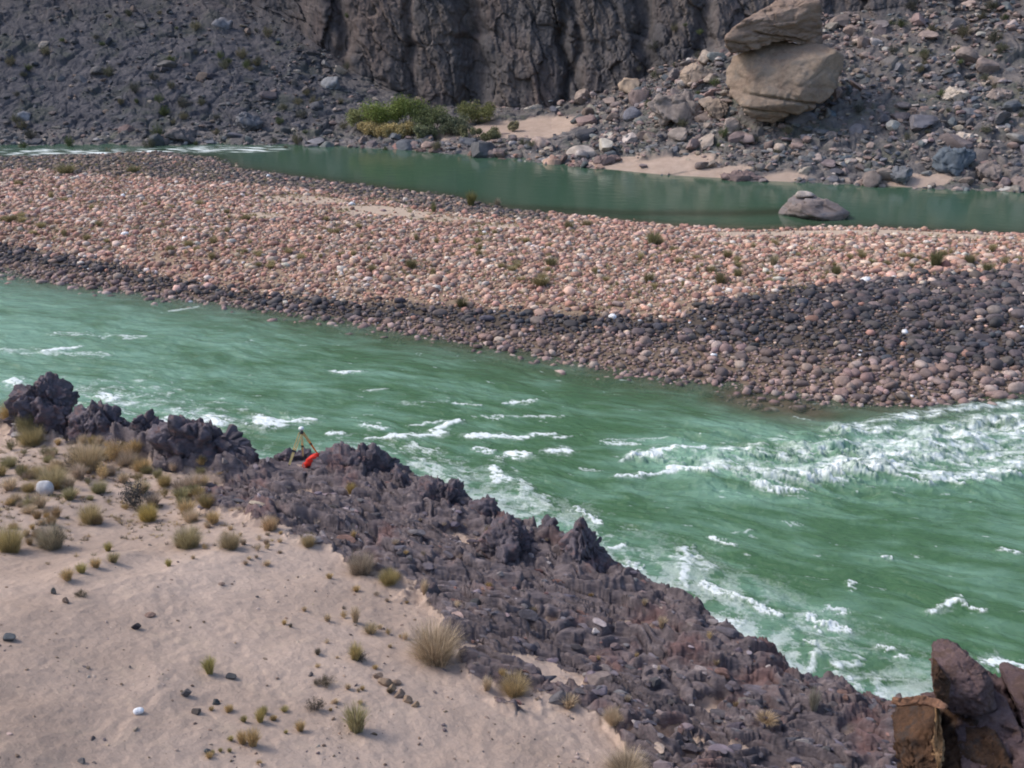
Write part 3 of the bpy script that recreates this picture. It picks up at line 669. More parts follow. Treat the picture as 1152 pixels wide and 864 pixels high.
# ---------------------------------------------------------------- outlined rocks: traced front, real depth
def outline_rock(name, pts, dist, depth, mat, color=None, parent=None, sub=5, e=.55, yaw=0., lean=0., rough=(.10, 1.), facets=(0, 1.), cuts=7, planes=(), grow=1., prism=False, skew=0., seed=1, strata=0., drop=0., stretch=(1, 1, 1)):
    """pts: photo outline; the rock stands at ground distance dist, depth thick from front to back"""
    P = []
    for u, v_ in pts:
        a, b, c = ray(u, v_); t = dist / b; P.append((a * t, CAMH + c * t))
    P = np.array(P); lo = P[:, 1].min()
    if drop: P[P[:, 1] < lo + .12 * (P[:, 1].max() - lo), 1] -= drop
    cx, cz = (P[:, 0].min() + P[:, 0].max()) / 2, (P[:, 1].min() + P[:, 1].max()) / 2
    el = math.atan2(CAMH - cz, math.hypot(cx, dist)); aw = math.atan2(cx, dist)   # the block's depth runs back and down into the slope behind its face
    Q = (P - (cx, cz)) * (math.cos(aw), math.cos(el)) * grow; V, F = ICO[sub]
    th = np.arctan2(V[:, 2], V[:, 0]); rho = np.zeros(len(V)); dx, dz = np.cos(th), np.sin(th)
    for k in range(len(Q)):
        x0, z0 = Q[k]; x1_, z1 = Q[(k + 1) % len(Q)]; ex, ez = x1_ - x0, z1 - z0
        den = dx * ez - dz * ex; den = np.where(abs(den) < 1e-9, 1e-9, den)
        t = (x0 * ez - z0 * ex) / den; q = (x0 * dz - z0 * dx) / den
        rho = np.where((t > 0) & (q >= -1e-6) & (q <= 1 + 1e-6), np.maximum(rho, t), rho)
    h = np.hypot(V[:, 0], V[:, 2]); sy = V[:, 1]
    W = np.stack([rho * dx * h ** e, np.sign(sy) * np.abs(sy) ** e * depth / 2, rho * dz * h ** e], 1)
    if prism:
        c_ = np.maximum(h, np.abs(sy)); W = np.stack([rho * dx * h / c_, sy / c_ * depth / 2, rho * dz * h / c_], 1)
        W[:, 0] *= 1 - .12 * np.clip(W[:, 1] / depth, 0, 1)
    hd = np.array([np.ptp(Q[:, 0]) / 2, depth / 2, np.ptp(Q[:, 1]) / 2]); r_ = np.random.default_rng(seed + 900); U = W / hd
    pls = list(planes)
    for _ in range(cuts):
        q = r_.normal(size=3) * (.8, 1, .8); q[1] = -abs(q[1]) if r_.random() < .7 else abs(q[1]); q /= np.linalg.norm(q); pls.append((*q, r_.uniform(.62, .9)))
    for a_, b_, c_, d_ in pls:
        q = np.array([a_, b_, c_]); q = q / np.linalg.norm(q); ex = np.maximum(U @ q - d_, 0); U = U - q * ex[:, None] * .93
    W = U * hd
    nrm = U * (np.abs(U) ** 1.6 + .12) / hd; nrm = nrm / (np.linalg.norm(nrm, axis=1)[:, None] + 1e-9)
    sz = max(np.ptp(Q[:, 0]), np.ptp(Q[:, 1])); ra, rf = rough; fq = rf * 4 / sz
    dsp = ra * sz * .5 * fbm3(W[:, 0] * fq * stretch[0] + seed, W[:, 1] * fq * stretch[1], W[:, 2] * fq * stretch[2], 6, seed, .55)
    if facets[0]:
        q = facets[1] * 5 / sz
        dsp = dsp + facets[0] * sz * .1 * chunks(W * q * np.array(stretch) + 11 * seed, seed, (1.5, .7, .33), (.9, .5, .26))
    if strata:
        ly = W[:, 2] * 7 / sz + .5 * fbm3(W[:, 0] * 2 / sz, W[:, 1] * 2 / sz, W[:, 2] * 2 / sz, 2, seed) + W[:, 0] * .8 / sz
        dsp = dsp - strata * sz * .1 * np.exp(-((ly - np.round(ly)) / .07) ** 2) * sstep(.1, -.6, W[:, 2] / (np.ptp(Q[:, 1]) / 2)) 
    W = W + nrm * dsp[:, None]
    if lean: W[:, 1] += (W[:, 2]) * lean
    if skew: W[:, 1] += W[:, 0] * skew
    y_, z_ = W[:, 1] * math.cos(el) + W[:, 2] * math.sin(el), W[:, 2] * math.cos(el) - W[:, 1] * math.sin(el)
    W = np.stack([W[:, 0] * math.cos(aw) + y_ * math.sin(aw), y_ * math.cos(aw) - W[:, 0] * math.sin(aw), z_], 1)
    me = mesh_np(name, W, F, True)
    if parent is not None: loc = Vector((cx, dist, cz)) - parent.location
    else: loc = (cx, dist, cz)
    return link(name, me, mat, parent, loc, (0, 0, yaw), (1, 1, 1), color)
def mat_big(name, cols, sc_=.4, st=(1, 1, 1), bump=.8, bd=.3, stain=None):
    m = N(name); v = m.coord(st); a = m.noise(v, sc_, 9, .65, .4)
    c = m.ramp(a, [(.25, cols[0]), (.5, cols[1]), (.75, cols[2])])
    c = m.mix(1., c, m.ramp(m.noise(v, sc_ * 7, 8, .7), [(.3, .75), (.7, 1.2)]), 'MULTIPLY')
    if stain: c = m.mix(m.ramp(m.noise(v, sc_ * 1.7, 6, .6), [(.52, 0.), (.64, .85)]), c, stain)
    m.base(c); b1 = m.bump(m.noise(v, sc_ * 4, 9, .75), bump, bd); return m.m
M_tan = mat_big('tan_sandstone', [(.17, .12, .095), (.30, .23, .18), (.38, .30, .24)], .25, (1, 1, 1.3), 1., .35, stain=(.225, .19, .165))
M_tan2 = mat_big('brown_sandstone', [(.14, .10, .082), (.25, .185, .15), (.35, .275, .23)], .22, (1, 1, 2.2))
M_schist = mat_big('schist', [(.048, .044, .052), (.115, .10, .118), (.20, .17, .19)], 1.0, (1, 1, 1.8), .8, .12, (.18, .115, .115))
M_purple = mat_big('purple_rock', [(.07, .048, .052), (.145, .098, .10), (.235, .16, .15)], 1.3, (1, 1, 2.), 1., .12, (.12, .075, .06))
M_rust = mat_big('rusty_rock', [(.035, .024, .020), (.105, .058, .036), (.20, .105, .058)], 2.2, (1, 1, .8), 1., .14, (.075, .058, .052))
M_orange = mat_big('orange_rock', [(.09, .05, .035), (.22, .115, .07), (.36, .20, .13)], 2.5, (1, 1, 1), .8, .06)
M_ochre = mat_big('ochre_vein', [(.12, .075, .045), (.28, .17, .09), (.4, .28, .16)], 2., (1, 1, 1), .8, .05)
M_greyb = mat_big('mid_channel_stone', [(.13, .10, .09), (.22, .18, .17), (.15, .155, .18)], .5, (.6, .6, 3), .6, .12)

def fard(u, v_, fn=far_base, t0=90): return ground(u, v_, fn, t0)
# the two great boulders
gx, gy, gz = fard(872, 137)
lower = outline_rock('boulder', [(818, 80), (826, 65), (840, 60), (852, 57), (866, 49), (884, 46), (905, 50), (925, 50), (938, 56), (948, 62), (946, 78), (941, 95), (928, 108), (916, 118), (897, 126), (882, 131), (872, 138), (850, 136), (838, 127), (822, 108), (817, 95)],
                     gy + 1., 10, M_tan, sub=6, e=.42, rough=(.035, 1.6), seed=3, strata=.6, lean=.35, yaw=0, facets=(.13, .8), cuts=0, prism=True, skew=-.08, planes=[(.75, -.7, -.35, .93), (.2, -.6, -1, .95), (-.9, -.7, .1, 1.0), (-.2, -.9, .9, 1.02)])
tag(lower, 'huge rounded tan sandstone boulder carrying a slab on top, on the far talus slope', 'boulder')
upper = outline_rock('boulder', [(817, 44), (819, 38), (830, 29), (846, 18), (866, 8), (884, -4), (921, -8), (922, 12), (924, 40), (905, 47), (880, 47), (858, 50), (840, 57), (824, 58), (818, 52)],
                     gy + 2.2, 9, M_tan2, sub=6, e=.45, rough=(.04, 1.6), seed=9, strata=.6, lean=.3, facets=(.2, 1.), cuts=0, prism=True, skew=.1, planes=[(.35, -.8, -.55, .80), (-.4, -.8, .8, .85)], stretch=(1, 1, 2))
tag(upper, 'brown tilted sandstone slab resting on top of the huge rounded boulder', 'boulder')
for pts, mt, lab in [([(896, 44), (910, 38), (924, 40), (928, 50), (918, 56), (898, 54)], M_tan2, 'small brown block wedged under the right end of the tilted slab')]:
    tag(outline_rock('rock', pts, gy + .5, 3, mt, sub=3, seed=5), lab, 'rock')
# named rocks of the far slope: outline box px, colour, label
FR = [((731, 100, 793, 142), (.24, .20, .18), 'broad smooth grey slab lying left of the huge boulder', 5, .5),
      ((767, 68, 800, 97), (.32, .25, .20), 'tan angular block leaning above the broad grey slab', 3, .5),
      ((785, 54, 803, 73), (.38, .31, .26), 'pale pointed block just left of the tilted slab', 3, .5),
      ((694, 83, 722, 104), (.38, .29, .22), 'flat topped tan block at the left end of the boulder field', 3, .4),
      ((706, 96, 732, 120), (.17, .13, .125), 'square brown block under the flat topped tan block', 3, .4),
      ((779, 104, 796, 122), (.12, .135, .145), 'blue grey stone sitting at the right end of the broad grey slab', 2, .6),
      ((792, 108, 822, 132), (.24, .19, .155), 'brown rounded block touching the left foot of the huge boulder', 3, .6),
      ((1058, 96, 1092, 116), (.48, .41, .35), 'pale wedge shaped rock high on the right talus slope', 3, .5),
      ((1064, 148, 1096, 160), (.50, .42, .36), 'pale long rock above the blue grey boulder on the right', 2, .5),
      ((1046, 160, 1096, 196), (.105, .125, .15), 'largest blue grey boulder low on the right talus slope', 4, .4),
      ((1096, 178, 1126, 202), (.20, .165, .155), 'brown grey boulder right of the large blue grey boulder', 3, .5),
      ((998, 182, 1030, 208), (.15, .155, .17), 'grey tilted boulder at the waterline left of the small sand patch', 3, .5),
      ((970, 188, 996, 212), (.20, .165, .155), 'rounded brown boulder standing at the far waterline', 3, .5),
      ((932, 172, 964, 184), (.12, .14, .16), 'flat blue grey slab above the far waterline below the huge boulder', 2, .4),
      ((894, 170, 930, 186), (.15, .155, .165), 'low grey slab above the far waterline right of the long beach', 2, .4),
      ((806, 190, 858, 206), (.17, .125, .12), 'long low brown rock at the water end of the beach', 3, .5),
      ((924, 120, 942, 136), (.10, .125, .145), 'small blue stone right of the foot of the huge boulder', 2, .5),
      ((868, 158, 884, 172), (.40, .33, .29), 'pale stone below the huge boulder', 2, .5),
      ((596, 152, 622, 168), (.36, .28, .25), 'pinkish block left of the boulder field beside the channel', 2, .5),
      ((664, 172, 700, 186), (.17, .125, .12), 'brown block at the left tip of the beach', 3, .5),
      ((536, 164, 566, 178), (.22, .17, .16), 'brown boulder at the far waterline below the sand patch', 3, .5),
      ((450, 156, 474, 168), (.30, .22, .20), 'pinkish boulder at the waterline below the bushes', 2, .5),
      ((262, 124, 296, 148), (.14, .14, .155), 'grey angular block above the left end of the channel', 3, .4),
      ((16, 122, 36, 136), (.22, .22, .24), 'light grey block low on the left dark slope', 2, .4),
      ((184, 140, 222, 162), (.14, .125, .125), 'low dark ledge of rock beside the white riffle', 4, .5),
      ((360, 82, 386, 102), (.20, .205, .22), 'grey block at the top of the rubble chute left of the bushes', 3, .4),
      ((238, 18, 264, 34), (.18, .18, .2), 'grey slab high in the rubble chute', 2, .4),
      ((1136, 196, 1175, 216), (.2, .16, .15), 'brown boulder at the right end of the far waterline', 3, .5),
      ((1108, 98, 1140, 112), (.26, .21, .19), 'brown slab right of the pale wedge shaped rock', 2, .5),
      ((1110, 84, 1134, 94), (.33, .26, .22), 'tan flat rock above the brown slab at the right', 2, .5),
      ((1018, 120, 1050, 130), (.28, .21, .18), 'reddish flat rock in the middle of the right talus slope', 2, .5),
      ((822, 148, 850, 160), (.30, .23, .22), 'pinkish stone heap below the left foot of the huge boulder', 2, .5)]
for j, ((ua, va, ub, vb), col_, lab, dp, e) in enumerate(FR):
    gx, gy, gz = fard((ua + ub) / 2, vb - 1); r = np.random.default_rng(j + 40); k = 9
    pts = []
    for q in range(k):
        a = 2 * math.pi * q / k + r.uniform(-.25, .25); rr_ = r.uniform(.86, 1.06) * min(1 / max(abs(math.cos(a)), 1e-3), 1 / max(abs(math.sin(a)), 1e-3)) ** .6
        pts.append(((ua + ub) / 2 + (ub - ua) / 2 * math.cos(a) * rr_, (va + vb) / 2 + 2 - (vb - va) / 2 * math.sin(a) * rr_))
    o = outline_rock('boulder' if ub - ua > 24 else 'rock', pts, gy + dp * .3, dp, M_rock_o, col_, sub=5 if ub - ua > 28 else 3, e=.45, seed=j + 20, rough=(.08, 1), facets=(.5, .8), cuts=11, lean=.4)
    tag(o, lab, 'boulder' if ub - ua > 24 else 'rock')
# stone standing in the side channel, with a small pale stone on it
o = outline_rock('boulder', [(870, 243), (872, 237), (884, 228), (893, 219), (912, 217), (930, 226), (948, 233), (958, 238), (952, 243), (930, 248), (905, 250), (880, 249)], at(900, 245)[1] + 1.2, 5.5, M_greyb, sub=5, e=.6, seed=61, rough=(.04, 1), facets=(.25, .5), drop=.5, stretch=(1, 1, 2))
tag(o, 'low blue grey and brown boulder lying alone in the green side channel', 'boulder')
o = outline_rock('rock', [(893, 220), (898, 215), (908, 214), (917, 218), (918, 223), (894, 223)], at(900, 245)[1] + 1.2, 1.3, M_rock_o, (.42, .36, .33), sub=3, e=.6, seed=62)
tag(o, 'small pale stone on top of the boulder in the side channel', 'rock')

# ---------------------------------------------------------------- loose talus of the far bank
TP = [(.13, .135, .148), (.23, .175, .16), (.17, .148, .145), (.32, .26, .225), (.09, .09, .10), (.27, .205, .185), (.42, .37, .34), (.185, .178, .182)]
def talus_set(n, smin, smax, pw):
    a = rng.uniform(azu(-250), azu(1420), n); rs_ = np.interp(a, SHaz, SHr); Dk, Zk2 = far_knots(a)
    d = -.8 + rng.random(n) ** .85 * (Dk[4] + 1); x = (rs_ + d) * np.sin(a); y = (rs_ + d) * np.cos(a)
    u = 576 + (np.tan(a)) * FPX * .97
    dens = np.where(u > 640, 1., np.where(u > 400, .8, .32)); dens = np.where((u > 500) & (u < 660) & (d > 9) & (d < 34), .15, dens)
    dens = np.where((u < 400) & (d < 7), 1., dens)
    ch = np.exp(-((u - (250 + (d - 4) * 4.0)) / 45) ** 2) * (u < 420); ch2 = np.exp(-((u - 372) / 22) ** 2) * (d < 34); dens = np.maximum(dens, np.maximum(ch * .9, ch2))
    dens = np.where((u > 395) & (u < 505) & (d > 6), .12, dens)
    dens = dens * (1 - .95 * sstep(.35, .6, beach(x, y)))
    k = rng.random(n) < dens * (.6 + .4 * sstep(-.3, .2, fbm2(x * .15, y * .15, 3, 501)))
    x, y, d, u = x[k], y[k], d[k], u[k]; n = len(x)
    s = smin * (smax / smin) ** (rng.random(n) ** pw); s *= np.where(u < 400, .8, 1.)
    s = np.where(d < 3, s * 1.15, s)
    return x, y, s, u, d
x, y, s, u, d = [np.concatenate(q) for q in zip(talus_set(18000, .14, .7, 1.5), talus_set(1900, .45, 1.7, 2.3))]
n = len(x); z = far_z(x, y) + s * rng.uniform(-.1, .35, n)
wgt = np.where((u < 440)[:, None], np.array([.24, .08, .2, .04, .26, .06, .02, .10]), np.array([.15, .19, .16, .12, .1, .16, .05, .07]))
cum = np.cumsum(wgt, 1); ci = np.minimum((rng.random((n, 1)) * cum[:, -1:] > cum).sum(1), 7)
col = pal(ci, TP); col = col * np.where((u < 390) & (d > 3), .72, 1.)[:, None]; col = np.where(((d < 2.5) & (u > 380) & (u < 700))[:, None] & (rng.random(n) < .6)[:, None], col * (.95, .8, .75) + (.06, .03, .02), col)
sc3 = s[:, None] * np.stack([rng.uniform(.8, 1.5, n), rng.uniform(.7, 1.1, n), rng.uniform(.45, .9, n)], 1)
rz = rng.uniform(0, 6.28, n); tl = rng.normal(0, .4, n)
uu, vv_, dd = proj(x, y, z); inf = (uu > 5) & (uu < 1147) & (vv_ > 4); size = s / dd * inf; order = np.argsort(-size); big_, rest = order[:255], order[255:]
var1 = [rock_v(k, 2, 8, 0, 1., .42) for k in range(12)]
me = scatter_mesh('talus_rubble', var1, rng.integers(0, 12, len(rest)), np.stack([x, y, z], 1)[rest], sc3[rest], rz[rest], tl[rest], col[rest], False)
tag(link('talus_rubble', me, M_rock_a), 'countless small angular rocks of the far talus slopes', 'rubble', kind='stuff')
rm = [mesh_np('rock', *rock_v(200 + k, 3, 9, .05, 1., .42), smooth=False) for k in range(14)]
for i in big_:
    c = col[i]; tone = 'blue grey' if c[2] > c[0] * 1.04 else ('pale' if c.mean() > .3 else ('dark grey' if c.mean() < .12 else 'brown'))
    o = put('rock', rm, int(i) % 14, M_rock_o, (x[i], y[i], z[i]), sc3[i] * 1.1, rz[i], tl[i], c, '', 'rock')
    auto(o, uu[i], vv_[i], 2 * s[i] / dd[i] * FPX, tone_of(c), 'rock', LM_FAR, 'rock', 'rocks of the far talus slopes', (8, 13, 18))

# ---------------------------------------------------------------- crags along the ledge (traced fronts)
def cragd(u, v_): 
    return ground(u, v_, nb)[1]
CG = [([(14, 446), (22, 437), (38, 432), (44, 427), (54, 424), (64, 426), (68, 434), (78, 438), (84, 452), (88, 470), (70, 482), (40, 480), (18, 470)], (50, 478), 3.2, 'tall dark crag at the far left end of the rock ledge'),
      ([(74, 478), (82, 468), (96, 459), (106, 453), (116, 456), (126, 462), (138, 460), (148, 468), (152, 484), (140, 496), (100, 500), (78, 496)], (110, 494), 3.0, 'dark double topped crag beside the tall leftmost crag'),
      ([(148, 474), (160, 468), (170, 464), (178, 470), (182, 484), (168, 494), (150, 490)], (165, 490), 2.2, 'small pointed crag between the double topped crag and the long humped one'),
      ([(172, 490), (184, 478), (200, 474), (222, 474), (240, 482), (256, 492), (268, 502), (286, 518), (284, 526), (250, 526), (215, 524), (190, 508)], (230, 522), 3.2, 'long humped crag left of the survey tripod'),
      ([(308, 512), (318, 505), (336, 504), (350, 504), (356, 512), (354, 524), (330, 530), (308, 526)], (332, 528), 1.2, 'low dark rock behind the survey tripod'),
      ([(354, 524), (362, 508), (374, 505), (384, 500), (394, 503), (402, 508), (418, 510), (436, 514), (446, 524), (456, 538), (440, 548), (400, 548), (366, 540)], (400, 540), 3.0, 'knobbly crag right of the red bag'),
      ([(438, 540), (446, 527), (458, 536), (466, 550), (456, 560), (440, 556)], (452, 554), 1.8, 'narrow crag right of the knobbly one'),
      ([(470, 556), (474, 542), (484, 538), (494, 540), (500, 546), (510, 541), (520, 546), (522, 556), (528, 566), (515, 576), (480, 572)], (498, 572), 2.4, 'twin toothed crag in the middle of the ledge'),
      ([(530, 574), (534, 564), (548, 560), (556, 562), (562, 574), (566, 586), (548, 590), (532, 586)], (548, 586), 1.8, 'single pointed reddish crag right of the twin teeth'),
      ([(546, 606), (556, 590), (568, 584), (580, 586), (590, 596), (598, 612), (604, 626), (588, 640), (556, 636), (544, 622)], (574, 630), 3.0, 'rounded grey crag left of the notch in the ledge'),
      ([(604, 612), (608, 596), (612, 584), (617, 581), (622, 588), (624, 602), (620, 614), (608, 620)], (613, 616), 1.4, 'slender upright spire in the notch of the ledge'),
      ([(626, 606), (636, 592), (644, 586), (654, 584), (660, 596), (672, 608), (684, 620), (694, 634), (690, 648), (660, 648), (632, 636)], (660, 642), 3.0, 'steep sided crag right of the slender spire'),
      ([(776, 694), (784, 690), (794, 694), (800, 706), (792, 714), (778, 710)], (788, 710), 1.2, 'small knob of rock on the ledge edge above the swirling foam'),
      ([(890, 772), (898, 762), (910, 760), (924, 768), (930, 780), (912, 788), (894, 784)], (910, 784), 1.6, 'low crag on the ledge edge left of the brown foreground outcrop')]
for j, (pts, bs, dp, lab) in enumerate(CG):
    xx = at(*bs, 3.9)[0]; dist = min(cragd(*bs), float(np.interp(xx, CR[:, 0], CR[:, 1]))) + .1
    if bs[0] == 332: dist = tripod_y + 1.3
    o = outline_rock('crag', pts, dist, dp, M_schist, sub=6 if dp > 2 else 5, e=.62, seed=j + 70, rough=(.10, 1.8), facets=(.62, 1.1), cuts=5, grow=1.04, drop=.9, lean=-.1, stretch=(1.15, 1, .75))
    tag(o, lab, 'crag', 'crags along the ledge')
# loose and jutting rocks on the ledge
def ledge_set(n, smin, smax, pw):
    u = rng.uniform(-40, 1190, n); v_ = rng.uniform(440, 864 + 60, n); xs_ = []; 
    a, b, c = ray(u, v_); t = (4.2 - CAMH) / c
    for _ in range(8): t = (near_base(a * t, b * t)[0] - CAMH) / c
    x, y = a * t, b * t; z, rk, tt = near_z(x, y); k = (rk > .55) & (tt > .1) & (y > 12)
    x, y, z, tt = x[k], y[k], z[k], tt[k]; return x, y, z, smin * (smax / smin) ** (rng.random(len(x)) ** pw)
x, y, z, s = ledge_set(7000, .035, .20, 1.6); x2, y2, z2, s2 = ledge_set(330, .14, .38, 1.8)
x, y, z, s = np.r_[x, x2], np.r_[y, y2], np.r_[z, z2], np.r_[s, s2]; n = len(x)
LP = [(.12, .108, .125), (.17, .15, .17), (.08, .073, .083), (.21, .165, .165), (.19, .115, .105), (.29, .25, .26), (.36, .28, .24)]
col = pal(rng.choice(7, n, p=[.28, .24, .16, .13, .09, .07, .03]), LP)
sc3 = s[:, None] * np.stack([rng.uniform(1.0, 1.9, n), rng.uniform(.6, 1., n), rng.uniform(.4, .85, n)], 1)
rz = rng.normal(-.42, .35, n); tl = rng.normal(.45, .25, n); z = z - s * .05
uu, vv_, dd = proj(x, y, z); inf = (uu > 8) & (uu < 1144) & (vv_ < 856); size = s / dd * inf; order = np.argsort(-size); big_, rest = order[:150], order[150:]
me = scatter_mesh('ledge_shards', var1, rng.integers(0, 12, len(rest)), np.stack([x, y, z], 1)[rest], sc3[rest], rz[rest], tl[rest], col[rest], False)
tag(link('ledge_shards', me, M_rock_a), 'countless small schist shards strewn over the ledge', 'rock shards', kind='stuff')
for i in big_:
    c = col[i]; tone = 'reddish' if c[0] > c[2] * 1.25 else ('light grey' if c.mean() > .17 else 'dark purple grey')
    o = put('broken_rock', rm, int(i) % 14, M_rock_o, (x[i], y[i], z[i]), sc3[i], rz[i], tl[i], c, '', 'rock slab')
    auto(o, uu[i], vv_[i], 2 * s[i] / dd[i] * FPX, tone_of(c), 'loose rock', LM_NEAR, 'rock', 'loose rocks on the ledge', (10, 15, 22))

# ---------------------------------------------------------------- brown outcrop, bottom right
rt = bpy.data.objects.new('rock_outcrop', None); C.objects.link(rt)
gx, gy = 8.8, 18.6; rt.location = (gx, gy, 5.0)
tag(rt, 'jagged purple and rust brown outcrop rising at the bottom right corner', 'rock outcrop')
OB = [([(1047, 735), (1052, 728), (1066, 726), (1080, 731), (1096, 741), (1110, 752), (1117, 762), (1120, 785), (1100, 800), (1070, 800), (1056, 790), (1050, 770)], 19.2, 2.6, M_purple, 'purple grey upper block with a sharp left edge', .36),
      ([(1049, 742), (1053, 745), (1060, 756), (1068, 764), (1068, 786), (1056, 796), (1051, 775)], 18.2, .9, M_rust, 'rusty overhung face under the upper block', .5),
      ([(1118, 762), (1126, 757), (1152, 763), (1220, 775), (1230, 830), (1170, 862), (1154, 830), (1142, 800), (1128, 782)], 19.4, 3.0, M_purple, 'purple block beyond the dark crack', .36),
      ([(1064, 792), (1070, 770), (1084, 766), (1106, 770), (1132, 783), (1146, 808), (1160, 850), (1160, 905), (1090, 890), (1072, 822)], 18.4, 2.2, M_purple, 'purple grey middle slab', .36),
      ([(1004, 806), (1006, 792), (1028, 787), (1044, 785), (1056, 792), (1056, 864), (1056, 930), (1020, 930), (1014, 864), (1008, 830)], 17.8, 2.4, M_rust, 'dark rusty left block with an orange rim', .33),
      ([(1002, 797), (1006, 790), (1016, 790), (1030, 785), (1044, 782), (1058, 783), (1066, 788), (1060, 792), (1040, 791), (1026, 794), (1010, 799)], 17.3, .5, M_orange, 'orange broken rim along the top of the left block', .5),
      ([(1054, 812), (1062, 806), (1092, 812), (1120, 822), (1146, 862), (1150, 940), (1060, 940), (1054, 880)], 17.5, 2.0, M_rust, 'rusty brown lower face', .33),
      ([(1053, 792), (1056, 792), (1057, 812), (1060, 822), (1061, 836), (1060, 850), (1058, 862), (1059, 900), (1056, 900), (1055, 862), (1051, 845), (1050, 830), (1053, 815)], 16.6, .4, M_ochre, 'ochre vein running down between the brown faces', .6),
      ([(1096, 748), (1130, 762), (1150, 800), (1150, 870), (1036, 870), (1036, 798), (1080, 780)], 20.4, 1.6, M_purple, 'shaded purple core behind the blocks', .4),
      ([(1146, 822), (1160, 830), (1180, 870), (1180, 930), (1150, 930), (1140, 880), (1138, 840)], 17.6, 1.6, M_purple, 'narrow purple block at the right edge of the view', .4)]
OF = {0: (18.0, 2.6), 1: (17.7, .9), 2: (17.9, 2.6), 3: (17.4, 2.2), 4: (16.8, 2.2), 5: (16.68, .5), 6: (16.9, 1.8), 7: (16.62, .4), 8: (18.9, 1.6), 9: (16.7, 1.4)}
SK = {0: (.35, .5), 1: (.9, .1), 2: (.3, .5), 3: (.25, .55), 4: (-.15, .12), 5: (0, .5), 6: (.12, .15), 7: (0, 0), 8: (0, .3), 9: (.2, .4)}
for j, (pts, dist, dp, mt, lab, e) in enumerate(OB):
    fr, dp = OF[j]; sk, ln = SK[j]
    o = outline_rock('rock_block', pts, fr + dp / 2, dp, mt, (.25, .22, .21), parent=rt, sub=6, seed=j + 120, rough=(.03, 3.), facets=(.24, 1.5), cuts=0,
                     planes=[(-.5, -.9, .6, 1.02), (.8, -.8, -.2, 1.12), (-.8, -.7, -.4, 1.12), (.2, -1, -.9, 1.1)] if j not in (5, 7) else (), prism=True, skew=sk, lean=ln, stretch=(1, 1, 1.2))
    o['label'] = lab

# ---------------------------------------------------------------- plants
def tuft_mesh(name, seed, nb_=260, h=1., spread=.75, wid=.018, curve=.35, base=.18, up=.55):
    r = np.random.default_rng(seed); V = []; F = []
    for _ in range(nb_):
        a = r.uniform(0, 6.283); q = r.random() ** .6; b0 = base * r.random() ** .5
        x0, y0 = b0 * math.cos(a + r.normal(0, .5)), b0 * math.sin(a + r.normal(0, .5))
        L = h * r.uniform(up, 1.); o = spread * q; z1 = L * (1 - .35 * q * q)
        tx, ty = x0 + o * math.cos(a), y0 + o * math.sin(a)
        mx, my, mz = x0 + (tx - x0) * (.5 - curve * .4), y0 + (ty - y0) * (.5 - curve * .4), z1 * .6
        ph = a + r.uniform(-1.5, 1.5); wx, wy = -math.sin(ph) * wid, math.cos(ph) * wid
        k = len(V); V += [(x0 - wx, y0 - wy, -.04), (x0 + wx, y0 + wy, -.04), (mx - wx * .8, my - wy * .8, mz), (mx + wx * .8, my + wy * .8, mz), (tx + wx * .2, ty + wy * .2, z1), (tx - wx * .2, ty - wy * .2, z1)]
        F += [(k, k + 1, k + 3, k + 2), (k + 2, k + 3, k + 4, k + 5)]
    return mesh_np(name, V, F, False)
def twig_mesh(name, seed, nst=34, leaves=900, leaf=.045, flat=.75):
    """rounded twiggy shrub: stems plus many small leaf faces in a lumpy dome"""
    r = np.random.default_rng(seed); V = []; F = []
    tips = []
    for _ in range(nst):
        a = r.uniform(0, 6.283); q = r.random() ** .5; x1_, y1_, z1_ = .9 * q * math.cos(a), .9 * q * math.sin(a), flat * (1 - .45 * q * q) * r.uniform(.6, 1.08)
        tips.append((x1_, y1_, z1_)); k = len(V); w_ = .014
        V += [(-w_, 0, -.03), (w_, 0, -.03), (x1_ + w_ * .4, y1_, z1_), (x1_ - w_ * .4, y1_, z1_)]; F.append((k, k + 1, k + 2, k + 3))
    tips = np.array(tips); T = tips[r.integers(0, nst, leaves)]; P = T * (r.uniform(.45, 1.05, (leaves, 1))) + r.normal(0, .075, (leaves, 3)); P[:, 2] = np.abs(P[:, 2])
    for p in P:
        d1 = r.normal(size=3); d1 /= np.linalg.norm(d1); d2 = np.cross(d1, r.normal(size=3)); d2 /= np.linalg.norm(d2); L = leaf * r.uniform(.6, 1.3); k = len(V)
        V += [tuple(p - d1 * L), tuple(p + d2 * L * .35), tuple(p + d1 * L), tuple(p - d2 * L * .35)]; F.append((k, k + 1, k + 2, k + 3))
    return mesh_np(name, V, F, False)
def mat_leaf(name):
    m = N(name); m.b.inputs['Roughness'].default_value = .75
    g = m.n('ShaderNodeNewGeometry'); c = m.n('ShaderNodeObjectInfo')
    f = m.ramp(g.outputs['Random Per Island'], [(0., .55), (1., 1.5)])
    c2 = m.mix(1., c.outputs['Color'], f, 'MULTIPLY'); m.base(c2)
    tr = m.n('ShaderNodeBsdfTranslucent'); m.l(c2, tr.inputs[0]); mx = m.n('ShaderNodeMixShader'); mx.inputs[0].default_value = .25
    m.l(m.b.outputs[0], mx.inputs[1]); m.l(tr.outputs[0], mx.inputs[2]); m.l(mx.outputs[0], m.t.nodes['Material Output'].inputs[0]); return m.m
M_leaf = mat_leaf('leaves')
TM = [tuft_mesh('grass_tuft', k, 330, 1., .55, .014) for k in range(4)]
BMs = [tuft_mesh('dry_bush', 20 + k, 1900, .85, .95, .0065, .2, .45, .22) for k in range(3)]
SM = [twig_mesh('shrub', 40 + k, 40, 1300, .05) for k in range(4)]
GOLD, STRAW, GREYB, OLIVE, DARKG, GREENY = (.52, .39, .21), (.56, .45, .32), (.38, .31, .24), (.24, .22, .12), (.09, .085, .085), (.33, .29, .12)
